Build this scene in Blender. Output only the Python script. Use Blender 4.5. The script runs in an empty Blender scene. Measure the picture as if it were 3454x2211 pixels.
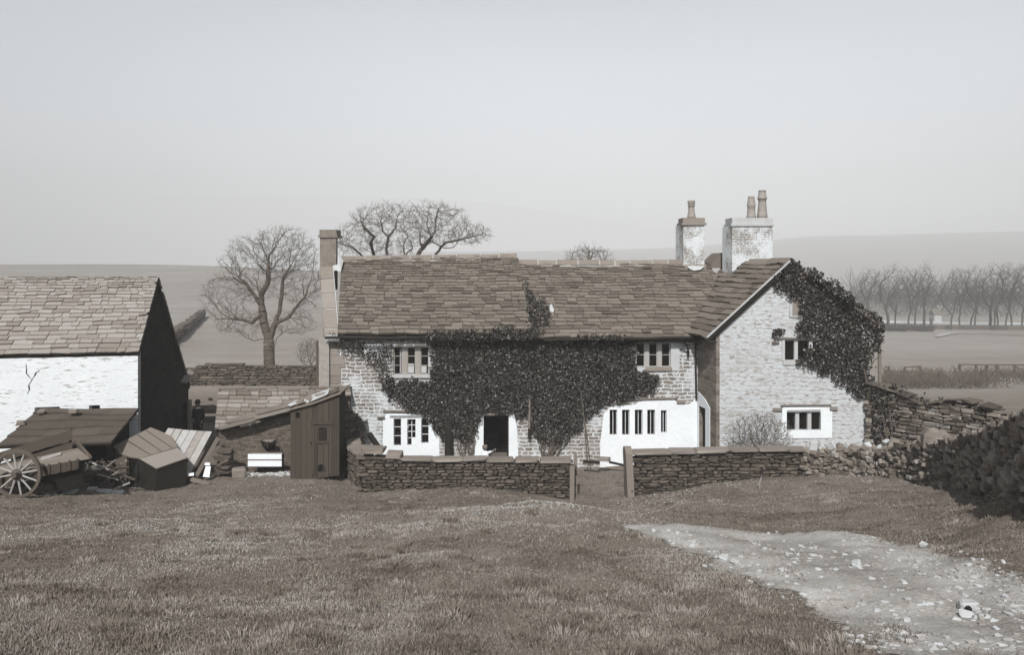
import bpy, math, random
import numpy as np
from mathutils import Vector, Matrix

SUN, SKY, HAZE, EXPO = 3.05, 0.119, 0.00075, 0.52
random.seed(7)
RNG = np.random.default_rng(11)
C = bpy.context.scene.collection
# ---------------------------------------------------------------- measuring the place
F, X0, HY, CZ = 2600.0, 1727.0, 885.0, 7.3      # focal length, optical axis and eye height used to survey the photograph
def P(px, py, Y): return Vector(((px - X0) / F * Y, Y, CZ - (py - HY) / F * Y))
def WX(px, Y): return (px - X0) / F * Y
def WZ(py, Y): return CZ - (py - HY) / F * Y

def sep(v):
    "grey value to the tone of the old print: warm in the darks, neutral to cool in the lights"
    t = min(1.0, max(0.0, (v - 0.03) / 0.5)); t = t * t * (3 - 2 * t)
    w, c = (1.19, 0.99, 0.81), (0.955, 1.0, 1.035)
    return tuple(v * (w[i] * (1 - t) + c[i] * t) for i in range(3)) + (1.0,)

# ---------------------------------------------------------------- properties
def tag(o, label=None, cat=None, group=None, kind=None):
    if label: o['label'] = label
    if cat: o['category'] = cat
    if group: o['group'] = group
    if kind or label: o['kind'] = kind or 'thing'
    return o
def thing(name, label, cat, loc=(0, 0, 0), group=None):
    o = bpy.data.objects.new(name, None); C.objects.link(o)
    o.location = loc; o.empty_display_size = 0.2
    return tag(o, label, cat, group)

# ---------------------------------------------------------------- mesh helpers
class MB:
    def __init__(s): s.v = []; s.f = []
    def add(s, vs, fs):
        b = len(s.v); s.v.extend(tuple(p) for p in vs); s.f.extend(tuple(b + i for i in f) for f in fs); return s
    def hexa(s, c):            # 4 bottom corners then 4 top corners, same winding
        return s.add(c, [(3, 2, 1, 0), (4, 5, 6, 7), (0, 1, 5, 4), (1, 2, 6, 5), (2, 3, 7, 6), (3, 0, 4, 7)])
    def box(s, x0, x1, y0, y1, z0, z1):
        return s.hexa([(x0, y0, z0), (x1, y0, z0), (x1, y1, z0), (x0, y1, z0), (x0, y0, z1), (x1, y0, z1), (x1, y1, z1), (x0, y1, z1)])
    def bar(s, a, b, w, h, up=(0, 0, 1)):   # a squared timber from a to b
        a = Vector(a); b = Vector(b); d = (b - a).normalized()
        up = Vector(up)
        if abs(d.dot(up)) > 0.95: up = Vector((0, 1, 0))
        r = d.cross(up).normalized() * w / 2; u = r.cross(d).normalized() * h / 2
        return s.hexa([a - r - u, a + r - u, b + r - u, b - r - u, a - r + u, a + r + u, b + r + u, b - r + u])
    def tube(s, pts, rad, n=8, cap=True):
        pts = [Vector(p) for p in pts]
        if not hasattr(rad, '__len__'): rad = [rad] * len(pts)
        rings = []
        ref = Vector((0.3, 0.2, 1)).normalized()
        for i, p in enumerate(pts):
            d = (pts[min(i + 1, len(pts) - 1)] - pts[max(i - 1, 0)]).normalized()
            if abs(d.dot(ref)) > 0.97: ref = Vector((1, 0.1, 0.1)).normalized()
            a = d.cross(ref).normalized(); b = d.cross(a)
            rings.append([p + (a * math.cos(2 * math.pi * k / n) + b * math.sin(2 * math.pi * k / n)) * rad[i] for k in range(n)])
        vs = [q for r in rings for q in r]; fs = []
        for i in range(len(pts) - 1):
            for k in range(n):
                fs.append((i * n + k, i * n + (k + 1) % n, (i + 1) * n + (k + 1) % n, (i + 1) * n + k))
        if cap: fs.append(tuple(range(n - 1, -1, -1))); fs.append(tuple((len(pts) - 1) * n + k for k in range(n)))
        return s.add(vs, fs)
    def lathe(s, c, prof, n=16, M=None):
        vs = []; fs = []
        for r, z in prof:
            for k in range(n):
                a = 2 * math.pi * k / n; q = Vector((r * math.cos(a), r * math.sin(a), z))
                if M: q = M @ q
                vs.append(Vector(c) + q)
        for i in range(len(prof) - 1):
            for k in range(n): fs.append((i * n + k, i * n + (k + 1) % n, (i + 1) * n + (k + 1) % n, (i + 1) * n + k))
        fs.append(tuple(range(n - 1, -1, -1))); fs.append(tuple((len(prof) - 1) * n + k for k in range(n)))
        return s.add(vs, fs)
    def prism(s, poly, off):   # a closed outline pushed along off
        n = len(poly); off = Vector(off); a = [Vector(p) for p in poly]
        return s.add(a + [p + off for p in a], [tuple(range(n)), tuple(range(2 * n - 1, n - 1, -1))] + [((k + 1) % n, k, n + k, n + (k + 1) % n) for k in range(n)])
    def build(s, name, m, parent=None, smooth=False):
        me = bpy.data.meshes.new(name); me.from_pydata(s.v, [], s.f); me.validate(); me.update()
        if smooth: me.shade_smooth()
        return link(name, me, m, parent)
def link(name, me, m, parent=None):
    if m: me.materials.append(m)
    o = bpy.data.objects.new(name, me); C.objects.link(o)
    if parent is not None:
        o.parent = parent
        L = Vector((0, 0, 0)); q = parent
        while q is not None: L += Vector(q.location); q = q.parent
        o.location = -L if parent.type == 'EMPTY' or True else (0, 0, 0)
    return o
def mesh_np(name, V, Fc, m, parent=None, attr=None):
    "fast mesh: V (n,3), Fc (k, 3 or 4); attr = per-face float"
    me = bpy.data.meshes.new(name); nf, n = Fc.shape
    me.vertices.add(len(V)); me.vertices.foreach_set('co', np.ascontiguousarray(V, dtype=np.float32).ravel())
    me.loops.add(nf * n); me.loops.foreach_set('vertex_index', np.ascontiguousarray(Fc, dtype=np.int32).ravel())
    me.polygons.add(nf); me.polygons.foreach_set('loop_start', np.arange(0, nf * n, n, dtype=np.int32))
    me.polygons.foreach_set('loop_total', np.full(nf, n, dtype=np.int32))
    me.update(calc_edges=True)
    if attr is not None:
        a = me.attributes.new('tone', 'FLOAT', 'FACE'); a.data.foreach_set('value', np.asarray(attr, dtype=np.float32))
    return link(name, me, m, parent)

# ---------------------------------------------------------------- noise in numpy
def vnoise(x, y, seed=0):
    x = np.asarray(x, float); y = np.asarray(y, float)
    xi = np.floor(x).astype(np.int64); yi = np.floor(y).astype(np.int64); xf = x - xi; yf = y - yi
    def h(a, b):
        n = (a * 374761393 + b * 668265263 + seed * 974711) & 0x7fffffff
        n = ((n ^ (n >> 13)) * 1274126177) & 0x7fffffff
        return ((n ^ (n >> 16)) & 0xffff) / 65535.0
    u = xf * xf * (3 - 2 * xf); v = yf * yf * (3 - 2 * yf)
    return (h(xi, yi) * (1 - u) + h(xi + 1, yi) * u) * (1 - v) + (h(xi, yi + 1) * (1 - u) + h(xi + 1, yi + 1) * u) * v
def fbm(x, y, seed=0): return (vnoise(x, y, seed) + 0.5 * vnoise(x * 2.1, y * 2.1, seed + 1) + 0.25 * vnoise(x * 4.3, y * 4.3, seed + 2)) / 1.75
def inpoly(x, y, poly):
    x = np.asarray(x); y = np.asarray(y); r = np.zeros(x.shape, bool); n = len(poly)
    for i in range(n):
        x1, y1 = poly[i]; x2, y2 = poly[(i + 1) % n]
        c = ((y1 > y) != (y2 > y)) & (x < (x2 - x1) * (y - y1) / ((y2 - y1) or 1e-9) + x1)
        r ^= c
    return r

# ---------------------------------------------------------------- materials
def nodes_of(name):
    m = bpy.data.materials.new(name); m.use_nodes = True
    nt = m.node_tree; b = nt.nodes['Principled BSDF']; return m, nt, b
def N(nt, t, **k):
    n = nt.nodes.new(t)
    for a, v in k.items():
        if a.startswith('i_'): n.inputs[a[2:].replace('_', ' ')].default_value = v
        else: setattr(n, a, v)
    return n
def L(nt, a, b): nt.links.new(a, b)
def ramp(nt, fac, stops):
    r = nt.nodes.new('ShaderNodeValToRGB'); e = r.color_ramp.elements
    while len(e) < len(stops): e.new(0.5)
    for k, (p, c) in enumerate(stops): e[k].position = p; e[k].color = sep(c) if not hasattr(c, '__len__') else c
    L(nt, fac, r.inputs['Fac']); return r.outputs['Color']
def math_(nt, op, a, b=None, clamp=False):
    n = nt.nodes.new('ShaderNodeMath'); n.operation = op; n.use_clamp = clamp
    for i, q in enumerate((a, b)):
        if q is None: continue
        if isinstance(q, (int, float)): n.inputs[i].default_value = q
        else: L(nt, q, n.inputs[i])
    return n.outputs[0]
def pos(nt, scale=(1, 1, 1)):
    g = nt.nodes.new('ShaderNodeNewGeometry'); mp = nt.nodes.new('ShaderNodeMapping'); mp.inputs['Scale'].default_value = scale
    L(nt, g.outputs['Position'], mp.inputs['Vector']); return mp.outputs['Vector'], g
def noise(nt, vec, scale, detail=4, rough=0.6):
    n = nt.nodes.new('ShaderNodeTexNoise'); n.inputs['Scale'].default_value = scale; n.inputs['Detail'].default_value = detail; n.inputs['Roughness'].default_value = rough
    L(nt, vec, n.inputs['Vector']); return n.outputs['Fac']
def mixf(nt, fac, a, b):
    m = nt.nodes.new('ShaderNodeMix'); m.data_type = 'FLOAT'
    for i, q in ((0, fac), (2, a), (3, b)):
        if isinstance(q, (int, float)): m.inputs[i].default_value = q
        else: L(nt, q, m.inputs[i])
    return m.outputs[0]
def mixc(nt, fac, a, b):
    m = nt.nodes.new('ShaderNodeMix'); m.data_type = 'RGBA'
    for i, q in ((0, fac), (6, a), (7, b)):
        if isinstance(q, (int, float)): m.inputs[i].default_value = q
        elif isinstance(q, tuple): m.inputs[i].default_value = q
        else: L(nt, q, m.inputs[i])
    return m.outputs[2]
def bump(nt, b, h, strength, dist=0.02):
    n = nt.nodes.new('ShaderNodeBump'); n.inputs['Strength'].default_value = strength; n.inputs['Distance'].default_value = dist
    L(nt, h, n.inputs['Height']); L(nt, n.outputs['Normal'], b.inputs['Normal'])

def plain(name, v, var=0.35, scale=6, isl=0.0, rough=0.9, bmp=0.3, stretch=(1, 1, 1), spec=0.2, fine=40, pale=0.0):
    "mottled surface; isl = how much each separate stone, slate or board differs; pale = share of pieces much paler"
    m, nt, b = nodes_of(name); vec, g = pos(nt, stretch)
    f = math_(nt, 'ADD', math_(nt, 'MULTIPLY', noise(nt, vec, scale), 0.6), math_(nt, 'MULTIPLY', noise(nt, vec, fine, 3), 0.4))
    if isl: f = mixf(nt, isl, f, g.outputs['Random Per Island'])
    st = [(0.2, v * (1 - var)), (0.5, v), (0.8, v * (1 + var))]
    if pale: st = [(0.12, v * (1 - var)), (0.45, v), (1 - pale - 0.1, v * (1 + 0.6 * var)), (1 - pale * 0.5, v * (1 + 2.2 * var))]
    L(nt, ramp(nt, f, st), b.inputs['Base Color'])
    b.inputs['Roughness'].default_value = rough; b.inputs['Specular IOR Level'].default_value = spec
    if bmp: bump(nt, b, noise(nt, vec, fine * 0.7, 4), bmp)
    return m

def coursed(name, stone, mortar, row=0.14, width=0.42, white=0.0, wtone=0.72, gap=0.022, bmp=0.6, dash=0.0, dark=None, wscale=0.9):
    "coursed rubble masonry: stones, pale joints, and patches of old limewash"
    m, nt, b = nodes_of(name); vec, g = pos(nt)
    sx = nt.nodes.new('ShaderNodeSeparateXYZ'); L(nt, vec, sx.inputs[0])
    n1 = nt.nodes.new('ShaderNodeTexNoise'); n1.inputs['Scale'].default_value = 2.3; n1.inputs['Detail'].default_value = 3; L(nt, vec, n1.inputs['Vector'])
    sp = nt.nodes.new('ShaderNodeSeparateColor'); L(nt, n1.outputs['Color'], sp.inputs[0])
    u = math_(nt, 'ADD', math_(nt, 'ADD', sx.outputs[0], sx.outputs[1]), math_(nt, 'MULTIPLY', sp.outputs[0], 0.35))
    w = math_(nt, 'ADD', sx.outputs[2], math_(nt, 'MULTIPLY', sp.outputs[1], 0.16))
    cv = nt.nodes.new('ShaderNodeCombineXYZ'); L(nt, u, cv.inputs[0]); L(nt, w, cv.inputs[1])
    wob = nt.nodes.new('ShaderNodeVectorMath'); wob.operation = 'ADD'
    n2 = nt.nodes.new('ShaderNodeTexNoise'); n2.inputs['Scale'].default_value = 9; L(nt, vec, n2.inputs['Vector'])
    sc = nt.nodes.new('ShaderNodeVectorMath'); sc.operation = 'SCALE'; L(nt, n2.outputs['Color'], sc.inputs[0]); sc.inputs['Scale'].default_value = 0.05
    L(nt, cv.outputs[0], wob.inputs[0]); L(nt, sc.outputs[0], wob.inputs[1])
    br = nt.nodes.new('ShaderNodeTexBrick'); L(nt, wob.outputs[0], br.inputs['Vector'])
    br.inputs['Scale'].default_value = 1; br.inputs['Brick Width'].default_value = width; br.inputs['Row Height'].default_value = row
    br.inputs['Mortar Size'].default_value = gap; br.inputs['Mortar Smooth'].default_value = 0.4; br.inputs['Bias'].default_value = 0.0
    br.offset_frequency = 2; br.squash = 0.62; br.squash_frequency = 3
    br.inputs['Color1'].default_value = (0, 0, 0, 1); br.inputs['Color2'].default_value = (1, 1, 1, 1); br.inputs['Mortar'].default_value = (0.5, 0.5, 0.5, 1)
    fine = noise(nt, vec, 22, 4, 0.65)
    tone = math_(nt, 'ADD', math_(nt, 'MULTIPLY', br.outputs['Color'], 0.55), math_(nt, 'MULTIPLY', fine, 0.5))
    sc_ = ramp(nt, tone, [(0.15, stone * 0.6), (0.5, stone), (0.9, stone * 1.5)])
    mo = ramp(nt, noise(nt, vec, 5), [(0.3, mortar * 0.75), (0.7, mortar)])
    col = mixc(nt, br.outputs['Fac'], sc_, mo)
    if white:
        wn = math_(nt, 'ADD', noise(nt, vec, wscale, 5, 0.62), math_(nt, 'MULTIPLY', br.outputs['Fac'], 0.10))
        wn = math_(nt, 'ADD', wn, math_(nt, 'MULTIPLY', math_(nt, 'SUBTRACT', fine, 0.5), 0.30))
        k = math_(nt, 'MULTIPLY', math_(nt, 'SUBTRACT', wn, 0.62 - white * 0.3), 7.0, True)
        wc = ramp(nt, fine, [(0.25, wtone * 0.86), (0.6, wtone)])
        if dash:    # thin dark dashes: bed joints with the shadow under each stone painted in
            vs, _ = pos(nt, (2.3, 2.3, 8.5))
            dn = noise(nt, vs, 2.6, 3, 0.5)
            dk = math_(nt, 'MULTIPLY', math_(nt, 'SUBTRACT', dn, 1.0 - dash), 9.0, True)
            wc = mixc(nt, dk, wc, sep(dark if dark else wtone * 0.4))
        col = mixc(nt, k, col, wc)
    L(nt, col, b.inputs['Base Color']); b.inputs['Roughness'].default_value = 0.95; b.inputs['Specular IOR Level'].default_value = 0.1
    inv = math_(nt, 'SUBTRACT', 1.0, br.outputs['Fac'])
    bump(nt, b, math_(nt, 'ADD', inv, math_(nt, 'MULTIPLY', fine, 0.8)), bmp, 0.02)
    return m

def wash(name, v, dash=0.30, dark=0.3):
    "limewash over rough stone"
    m, nt, b = nodes_of(name); vec, g = pos(nt)
    vs, _ = pos(nt, (1.0, 1.0, 6.5))
    f = noise(nt, vec, 14, 4); st = noise(nt, vec, 0.8, 4)
    base = ramp(nt, math_(nt, 'ADD', math_(nt, 'MULTIPLY', f, 0.5), math_(nt, 'MULTIPLY', st, 0.5)), [(0.25, v * 0.84), (0.55, v), (0.8, v * 1.06)])
    dn = math_(nt, 'ADD', noise(nt, vs, 3.0, 4, 0.55), math_(nt, 'MULTIPLY', math_(nt, 'SUBTRACT', st, 0.5), 0.35))
    dk = math_(nt, 'MULTIPLY', math_(nt, 'SUBTRACT', dn, 1.0 - dash), 8.0, True)
    L(nt, mixc(nt, dk, base, sep(dark)), b.inputs['Base Color']); b.inputs['Roughness'].default_value = 0.95; b.inputs['Specular IOR Level'].default_value = 0.1
    bump(nt, b, math_(nt, 'ADD', math_(nt, 'MULTIPLY', noise(nt, vs, 5.0, 4), 1.0), math_(nt, 'MULTIPLY', f, 0.4)), 0.5, 0.02)
    return m

def timber(name, v, var=0.3, rough=0.85, stretch=(14, 14, 1.2)):
    return plain(name, v, var, 2.0, 0.35, rough, 0.25, stretch, 0.15, 6)

M = {}
M['main'] = coursed('coursed_stone_with_pale_joints', 0.175, 0.50, row=0.135, width=0.36, white=0.34, wtone=0.60, gap=0.027)
M['wing'] = coursed('limewashed_coursed_stone', 0.36, 0.55, row=0.15, width=0.40, white=0.90, wtone=0.53, gap=0.018, dash=0.47, dark=0.27)
M['return'] = coursed('bare_gritstone', 0.15, 0.24, row=0.19, width=0.5, gap=0.014)
M['stack'] = coursed('chimney_brick_with_worn_wash', 0.20, 0.55, row=0.085, width=0.24, white=0.76, wtone=0.64, gap=0.014, wscale=1.4, dash=0.38, dark=0.20)
M['brick'] = coursed('small_brown_brick', 0.115, 0.085, row=0.082, width=0.24, gap=0.010, bmp=0.5)
M['white'] = wash('limewash', 0.77, 0.26, 0.45)
M['barnwhite'] = wash('flaking_limewash', 0.77, 0.43, 0.28)
M['barngable'] = coursed('shade_dark_gable_stone', 0.017, 0.012, row=0.16, width=0.4, bmp=0.5)  # near-black: the gable's shade is put into the stone colour
M['pier'] = plain('weathered_pier_stone', 0.27, 0.4, 9, 0, 0.95, 0.5)
M['stackstone'] = plain('sooty_stack_stone', 0.17, 0.5, 7, 0, 0.95, 0.6)
M['ashlar'] = plain('dressed_sandstone', 0.20, 0.28, 3, 0.35, 0.9, 0.25)
M['dressed_pale'] = plain('pale_dressed_stone', 0.42, 0.3, 4, 0.2, 0.9, 0.25)
M['slate'] = plain('stone_roof_slates', 0.125, 0.44, 3, 0.62, 0.9, 0.5, pale=0.09)
M['barnslate'] = plain('pale_lichened_slates', 0.25, 0.40, 3, 0.55, 0.9, 0.5, pale=0.04)
M['lowslate'] = plain('outhouse_slates', 0.20, 0.35, 3, 0.6, 0.9, 0.35)
M['underlay'] = plain('roof_underside', 0.03, 0.2, 3)
M['ridge'] = plain('ridge_stone', 0.17, 0.25, 4, 0.4)
M['mortar'] = plain('white_mortar', 0.66, 0.2, 5)
M['lead'] = plain('black_iron', 0.018, 0.3, 8, 0, 0.7, 0.1, spec=0.2)
M['interior_shade'] = plain('dark_interior', 0.003, 0.2, 3, bmp=0)  # near-black lining puts the indoor darkness into the colour
M['woodpale'] = timber('weathered_pale_timber', 0.33)
M['woodframe'] = timber('painted_window_timber', 0.27, 0.25)
M['whiteframe'] = timber('white_window_timber', 0.55, 0.2)
M['woodgrey'] = timber('grey_timber', 0.16)
M['woodbrown'] = timber('brown_timber', 0.085, 0.35)
M['wooddark'] = timber('dark_timber', 0.015, 0.4)
M['woodboard'] = timber('bleached_boards', 0.30, 0.45, stretch=(3, 3, 3))
M['felt'] = plain('tarred_felt_roof', 0.070, 0.35, 2, 0.2, 0.9, 0.4)
M['drystone'] = plain('drystone', 0.080, 0.5, 6, 0.62, 0.92, 0.5, pale=0.08)
M['rubble'] = plain('dark_rubble_stone', 0.14, 0.7, 5, 0.7, 0.92, 0.5, pale=0.14)
M['wallcore'] = plain('wall_core', 0.012, 0.2, 5)
M['coping'] = plain('coping_slabs', 0.185, 0.28, 3, 0.3, 0.9, 0.4)
M['farwall'] = plain('field_wall', 0.085, 0.45, 3, 0.4, 0.95, 0.5)
M['palestone'] = plain('pale_limestone', 0.42, 0.4, 4, 0.4, 0.9, 0.4)
M['clay'] = plain('chimney_clay', 0.26, 0.3, 6, 0, 0.8, 0.2)
M['bark'] = plain('bark', 0.095, 0.4, 3, 0, 0.95, 0.5)
M['twig'] = plain('twigs', 0.11, 0.3, 3, 0.3, 0.95, 0)
M['fartree'] = plain('far_bark', 0.055, 0.3, 1, 0, 0.95, 0)
M['cloth'] = plain('black_wool', 0.014, 0.3, 12, 0, 0.95, 0.2)
M['lace'] = plain('lace_curtain', 0.42, .3, 20)
M['linen'] = plain('white_linen', 0.75, 0.15, 14, 0, 0.9, 0.2)
M['skin'] = plain('skin', 0.33, 0.1, 14, 0, 0.6, 0)
M['hair'] = plain('brown_hair', 0.12, 0.25, 30, 0, 0.7, 0.2)
M['gravel'] = plain('track_gravel', 0.36, 0.4, 4, 0.5, 0.95, 0.3)
M['woodprivy'] = plain('dark_stained_boards', 0.052, 0.35, 2.0, 0.3, 0.9, 0.25, (14, 14, 1.2), 0.1, 6)
M['paper'] = plain('white_board', 0.78, 0.1, 5, 0, 0.8, 0.1)

def glass_mat():
    m, nt, b = nodes_of('old_window_glass')
    vec, g = pos(nt); b.inputs['Base Color'].default_value = sep(0.006); b.inputs['Roughness'].default_value = 0.12; b.inputs['Specular IOR Level'].default_value = 0.35
    bump(nt, b, noise(nt, vec, 6, 2), 0.06, 0.02); return m
M['glass'] = glass_mat()

def leaf_mat(name, v, rough=0.42):
    m, nt, b = nodes_of(name); vec, g = pos(nt)
    L(nt, ramp(nt, g.outputs['Random Per Island'], [(0.0, v * 0.25), (0.5, v * .7), (0.80, v * 1.5), (0.94, v * 3.4), (1.0, v * 8.5)]), b.inputs['Base Color'])  # the palest few leaves paint glints into the base colour
    b.inputs['Roughness'].default_value = rough; b.inputs['Specular IOR Level'].default_value = 0.38; return m
M['ivy'] = leaf_mat('ivy_leaves', 0.0185)
M['ivydark'] = leaf_mat('garden_wall_ivy', 0.014, 0.5)

# ---------------------------------------------------------------- the lie of the land
_cp = []
def cp(px, py, Y): _cp.append((WX(px, Y), Y, WZ(py, Y)))
def cx(X, Y, Z): _cp.append((X, Y, Z))
for X in (-6, 0, 6): cx(X, 0, 5.72); cx(X * 1.3, -4.5, 6.6)
for px in (-200, 900, 1727): cp(px, 2211, 5.8)
cp(2500, 2211, 5.7); cp(3100, 2220, 5.6); cp(3700, 2180, 5.8)
for px, py, Y in ((-300, 1905, 10), (500, 1905, 10), (1300, 1895, 10), (1900, 1888, 10), (2400, 1910, 10), (2900, 1905, 9.6), (3350, 1890, 9.0),
                  (-200, 1775, 15), (500, 1770, 15), (1200, 1758, 15), (1750, 1738, 15.2), (1950, 1735, 15.4), (2080, 1762, 15.0),
                  (2130, 1786, 14.4), (2400, 1786, 14.0), (2750, 1806, 13.0), (3050, 1835, 11.8), (3454, 1950, 7.9),
                  (1750, 1712, 18.2), (1960, 1742, 18.5), (2100, 1748, 18.5), (2000, 1735, 20.3), (1700, 1693, 20.5), (1300, 1698, 20), (700, 1697, 20.4),
                  (60, 1686, 21.3), (-200, 1690, 21), (520, 1666, 24.0), (1215, 1662, 24), (1500, 1648, 24), (1700, 1652, 24), (1900, 1692, 24),
                  (2020, 1688, 24), (2125, 1674, 24), (2280, 1655, 24), (2500, 1625, 24), (2720, 1603, 24), (2400, 1680, 20.5), (2700, 1670, 19.5), (2950, 1606, 23),
                  (3060, 1612, 21.6), (3110, 1636, 20), (3250, 1660, 16.5), (3454, 1700, 11.5), (3000, 1716, 15.5), (3280, 1765, 12.0), (3800, 1850, 9),
                  (1060, 1618, 24.9), (850, 1592, 26.4), (700, 1600, 26), (300, 1600, 26)): cp(px, py, Y)
for X in (-4, 0, 5): cx(X, 27.5, 0.0); cx(X, 31, -0.1); cx(X, 36, -0.5)
cx(8.6, 8, 4.45); cx(10.5, 6, 4.9); cx(12, 2, 5.6); cx(13, 11, 3.6); cx(-10, 6, 4.4); cx(-12, 1, 5.5); cx(9.5, 26, 0.6); cx(12.5, 25, 1.0); cx(14.5, 22, 1.3); cx(9, 33, -0.3); cx(-13.4, 33, -0.45); cx(-16, 30, -0.3); cx(-20, 27, 0.0); cx(-11, 30, -0.2)
for px, py, Y in ((700, 1312, 46), (1000, 1312, 46), (300, 1312, 46), (-200, 1312, 46), (700, 1227, 60), (0, 1227, 60), (700, 1105, 110), (0, 1105, 110), (500, 1010, 220), (0, 1000, 220),
                  (300, 918, 500), (-600, 918, 500), (700, 918, 500), (1000, 930, 480),
                  (1727, 1220, 60), (1727, 1060, 150), (1727, 980, 300), (1727, 950, 500), (3000, 1256, 66), (3454, 1258, 66), (3000, 1330, 48), (3454, 1325, 48), (3700, 1420, 32), (3000, 1400, 36),
                  (2900, 1165, 120), (3300, 1165, 120), (4000, 1165, 120), (2900, 1112, 200), (3450, 1112, 200), (4200, 1112, 200), (3100, 1058, 320), (3600, 1058, 320),
                  (3100, 1000, 500), (3600, 1000, 500), (4600, 1000, 500), (2300, 1010, 400)): cp(px, py, Y)
_cp = np.array(_cp)
def _q(x, y): return np.stack([1.6 * x / (y + 6.5), np.log(y + 6.5)], -1)
def _ker(r2): return np.sqrt(r2 + 0.0009)
_A = _q(_cp[:, 0], _cp[:, 1]); _n = len(_A)
_K = _ker(((_A[:, None] - _A[None]) ** 2).sum(-1)) + np.eye(_n) * 0.012 * -1
_B = np.concatenate([np.ones((_n, 1)), _A], 1)
_S = np.block([[_K, _B], [_B.T, np.zeros((3, 3))]])
_W = np.linalg.solve(_S, np.concatenate([_cp[:, 2] / (_cp[:, 1] + 6.5), np.zeros(3)]))
def G(x, y):
    x = np.asarray(x, float); y = np.asarray(y, float); sh = x.shape; x = x.ravel(); y = y.ravel()
    out = np.empty(len(x))
    for i in range(0, len(x), 60000):
        q = _q(x[i:i + 60000], y[i:i + 60000])
        K = _ker(((q[:, None] - _A[None]) ** 2).sum(-1))
        out[i:i + 60000] = (K @ _W[:_n] + _W[_n] + q @ _W[_n + 1:]) * (y[i:i + 60000] + 6.5)
    near = np.clip((30 - y) / 10, 0, 1)
    out += 0.20 * np.exp(-((x - 0.9) / 2.4) ** 2 - ((y - 15.2) / 1.1) ** 2) - 0.16 * np.exp(-((x - 1.6) / 2.2) ** 2 - ((y - 18.2) / 1.2) ** 2)
    out += near * (0.26 * (fbm(x * 0.7, y * 0.7, 3) - 0.5) + 0.10 * (vnoise(x * 2.3, y * 2.3, 9) - 0.5))
    return out.reshape(sh)
def gz(x, y): return float(G(np.array([x]), np.array([y]))[0])

# track outline, surveyed as pixels on the ground at the depth where they lie
def on_ground(px, py):
    "the point where a line of sight meets the land"
    Y = np.linspace(3.0, 60, 900); X = (px - X0) / F * Y; Zr = CZ - (py - HY) / F * Y
    d = Zr - G(X, Y); k = np.argmax(d < 0); return (X[k], Y[k])
LANE = [on_ground(*p) for p in ((2090, 1778), (2180, 1768), (2400, 1780), (2700, 1800), (3000, 1832), (3250, 1880), (3454, 1950))] + [(5.6, 6.2), (6.6, 4.0), (7.5, 1.0), (5.2, 0.6), (3.6, 2.6)] + \
       [on_ground(*p) for p in ((2940, 2205), (2860, 2140), (2720, 2062), (2560, 1985), (2400, 1920), (2260, 1850), (2140, 1800))]
def lane_dist(x, y):
    "signed distance to the track edge, positive inside"
    d = np.full(np.shape(x), 1e9); n = len(LANE)
    for i in range(n):
        ax, ay = LANE[i]; bx, by = LANE[(i + 1) % n]; ex, ey = bx - ax, by - ay
        t = np.clip(((x - ax) * ex + (y - ay) * ey) / (ex * ex + ey * ey + 1e-12), 0, 1)
        d = np.minimum(d, np.hypot(x - ax - t * ex, y - ay - t * ey))
    return np.where(inpoly(x, y, LANE), d, -d)

def ground_mat():
    m, nt, b = nodes_of('rough_pasture'); vec, g = pos(nt)
    big = noise(nt, vec, 0.35, 5); mid = noise(nt, vec, 2.2, 5, 0.65); fine = noise(nt, vec, 26, 4, 0.7)
    f = math_(nt, 'ADD', math_(nt, 'ADD', math_(nt, 'MULTIPLY', big, 0.35), math_(nt, 'MULTIPLY', mid, 0.35)), math_(nt, 'MULTIPLY', fine, 0.3))
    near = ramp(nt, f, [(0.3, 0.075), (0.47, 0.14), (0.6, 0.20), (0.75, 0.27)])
    far = ramp(nt, math_(nt, 'ADD', math_(nt, 'MULTIPLY', noise(nt, vec, 0.02, 5), 0.6), math_(nt, 'MULTIPLY', noise(nt, vec, 0.25, 4), 0.4)), [(0.3, 0.20), (0.5, 0.265), (0.7, 0.34)])  # far pasture paled: some distance haze is put into its colour
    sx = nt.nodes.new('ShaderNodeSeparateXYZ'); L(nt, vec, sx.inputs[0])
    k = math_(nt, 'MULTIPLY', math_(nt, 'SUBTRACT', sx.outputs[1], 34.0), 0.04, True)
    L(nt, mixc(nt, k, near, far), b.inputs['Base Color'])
    b.inputs['Roughness'].default_value = 1.0; b.inputs['Specular IOR Level'].default_value = 0.0
    bump(nt, b, math_(nt, 'ADD', mid, fine), 0.6, 0.05); return m
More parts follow.
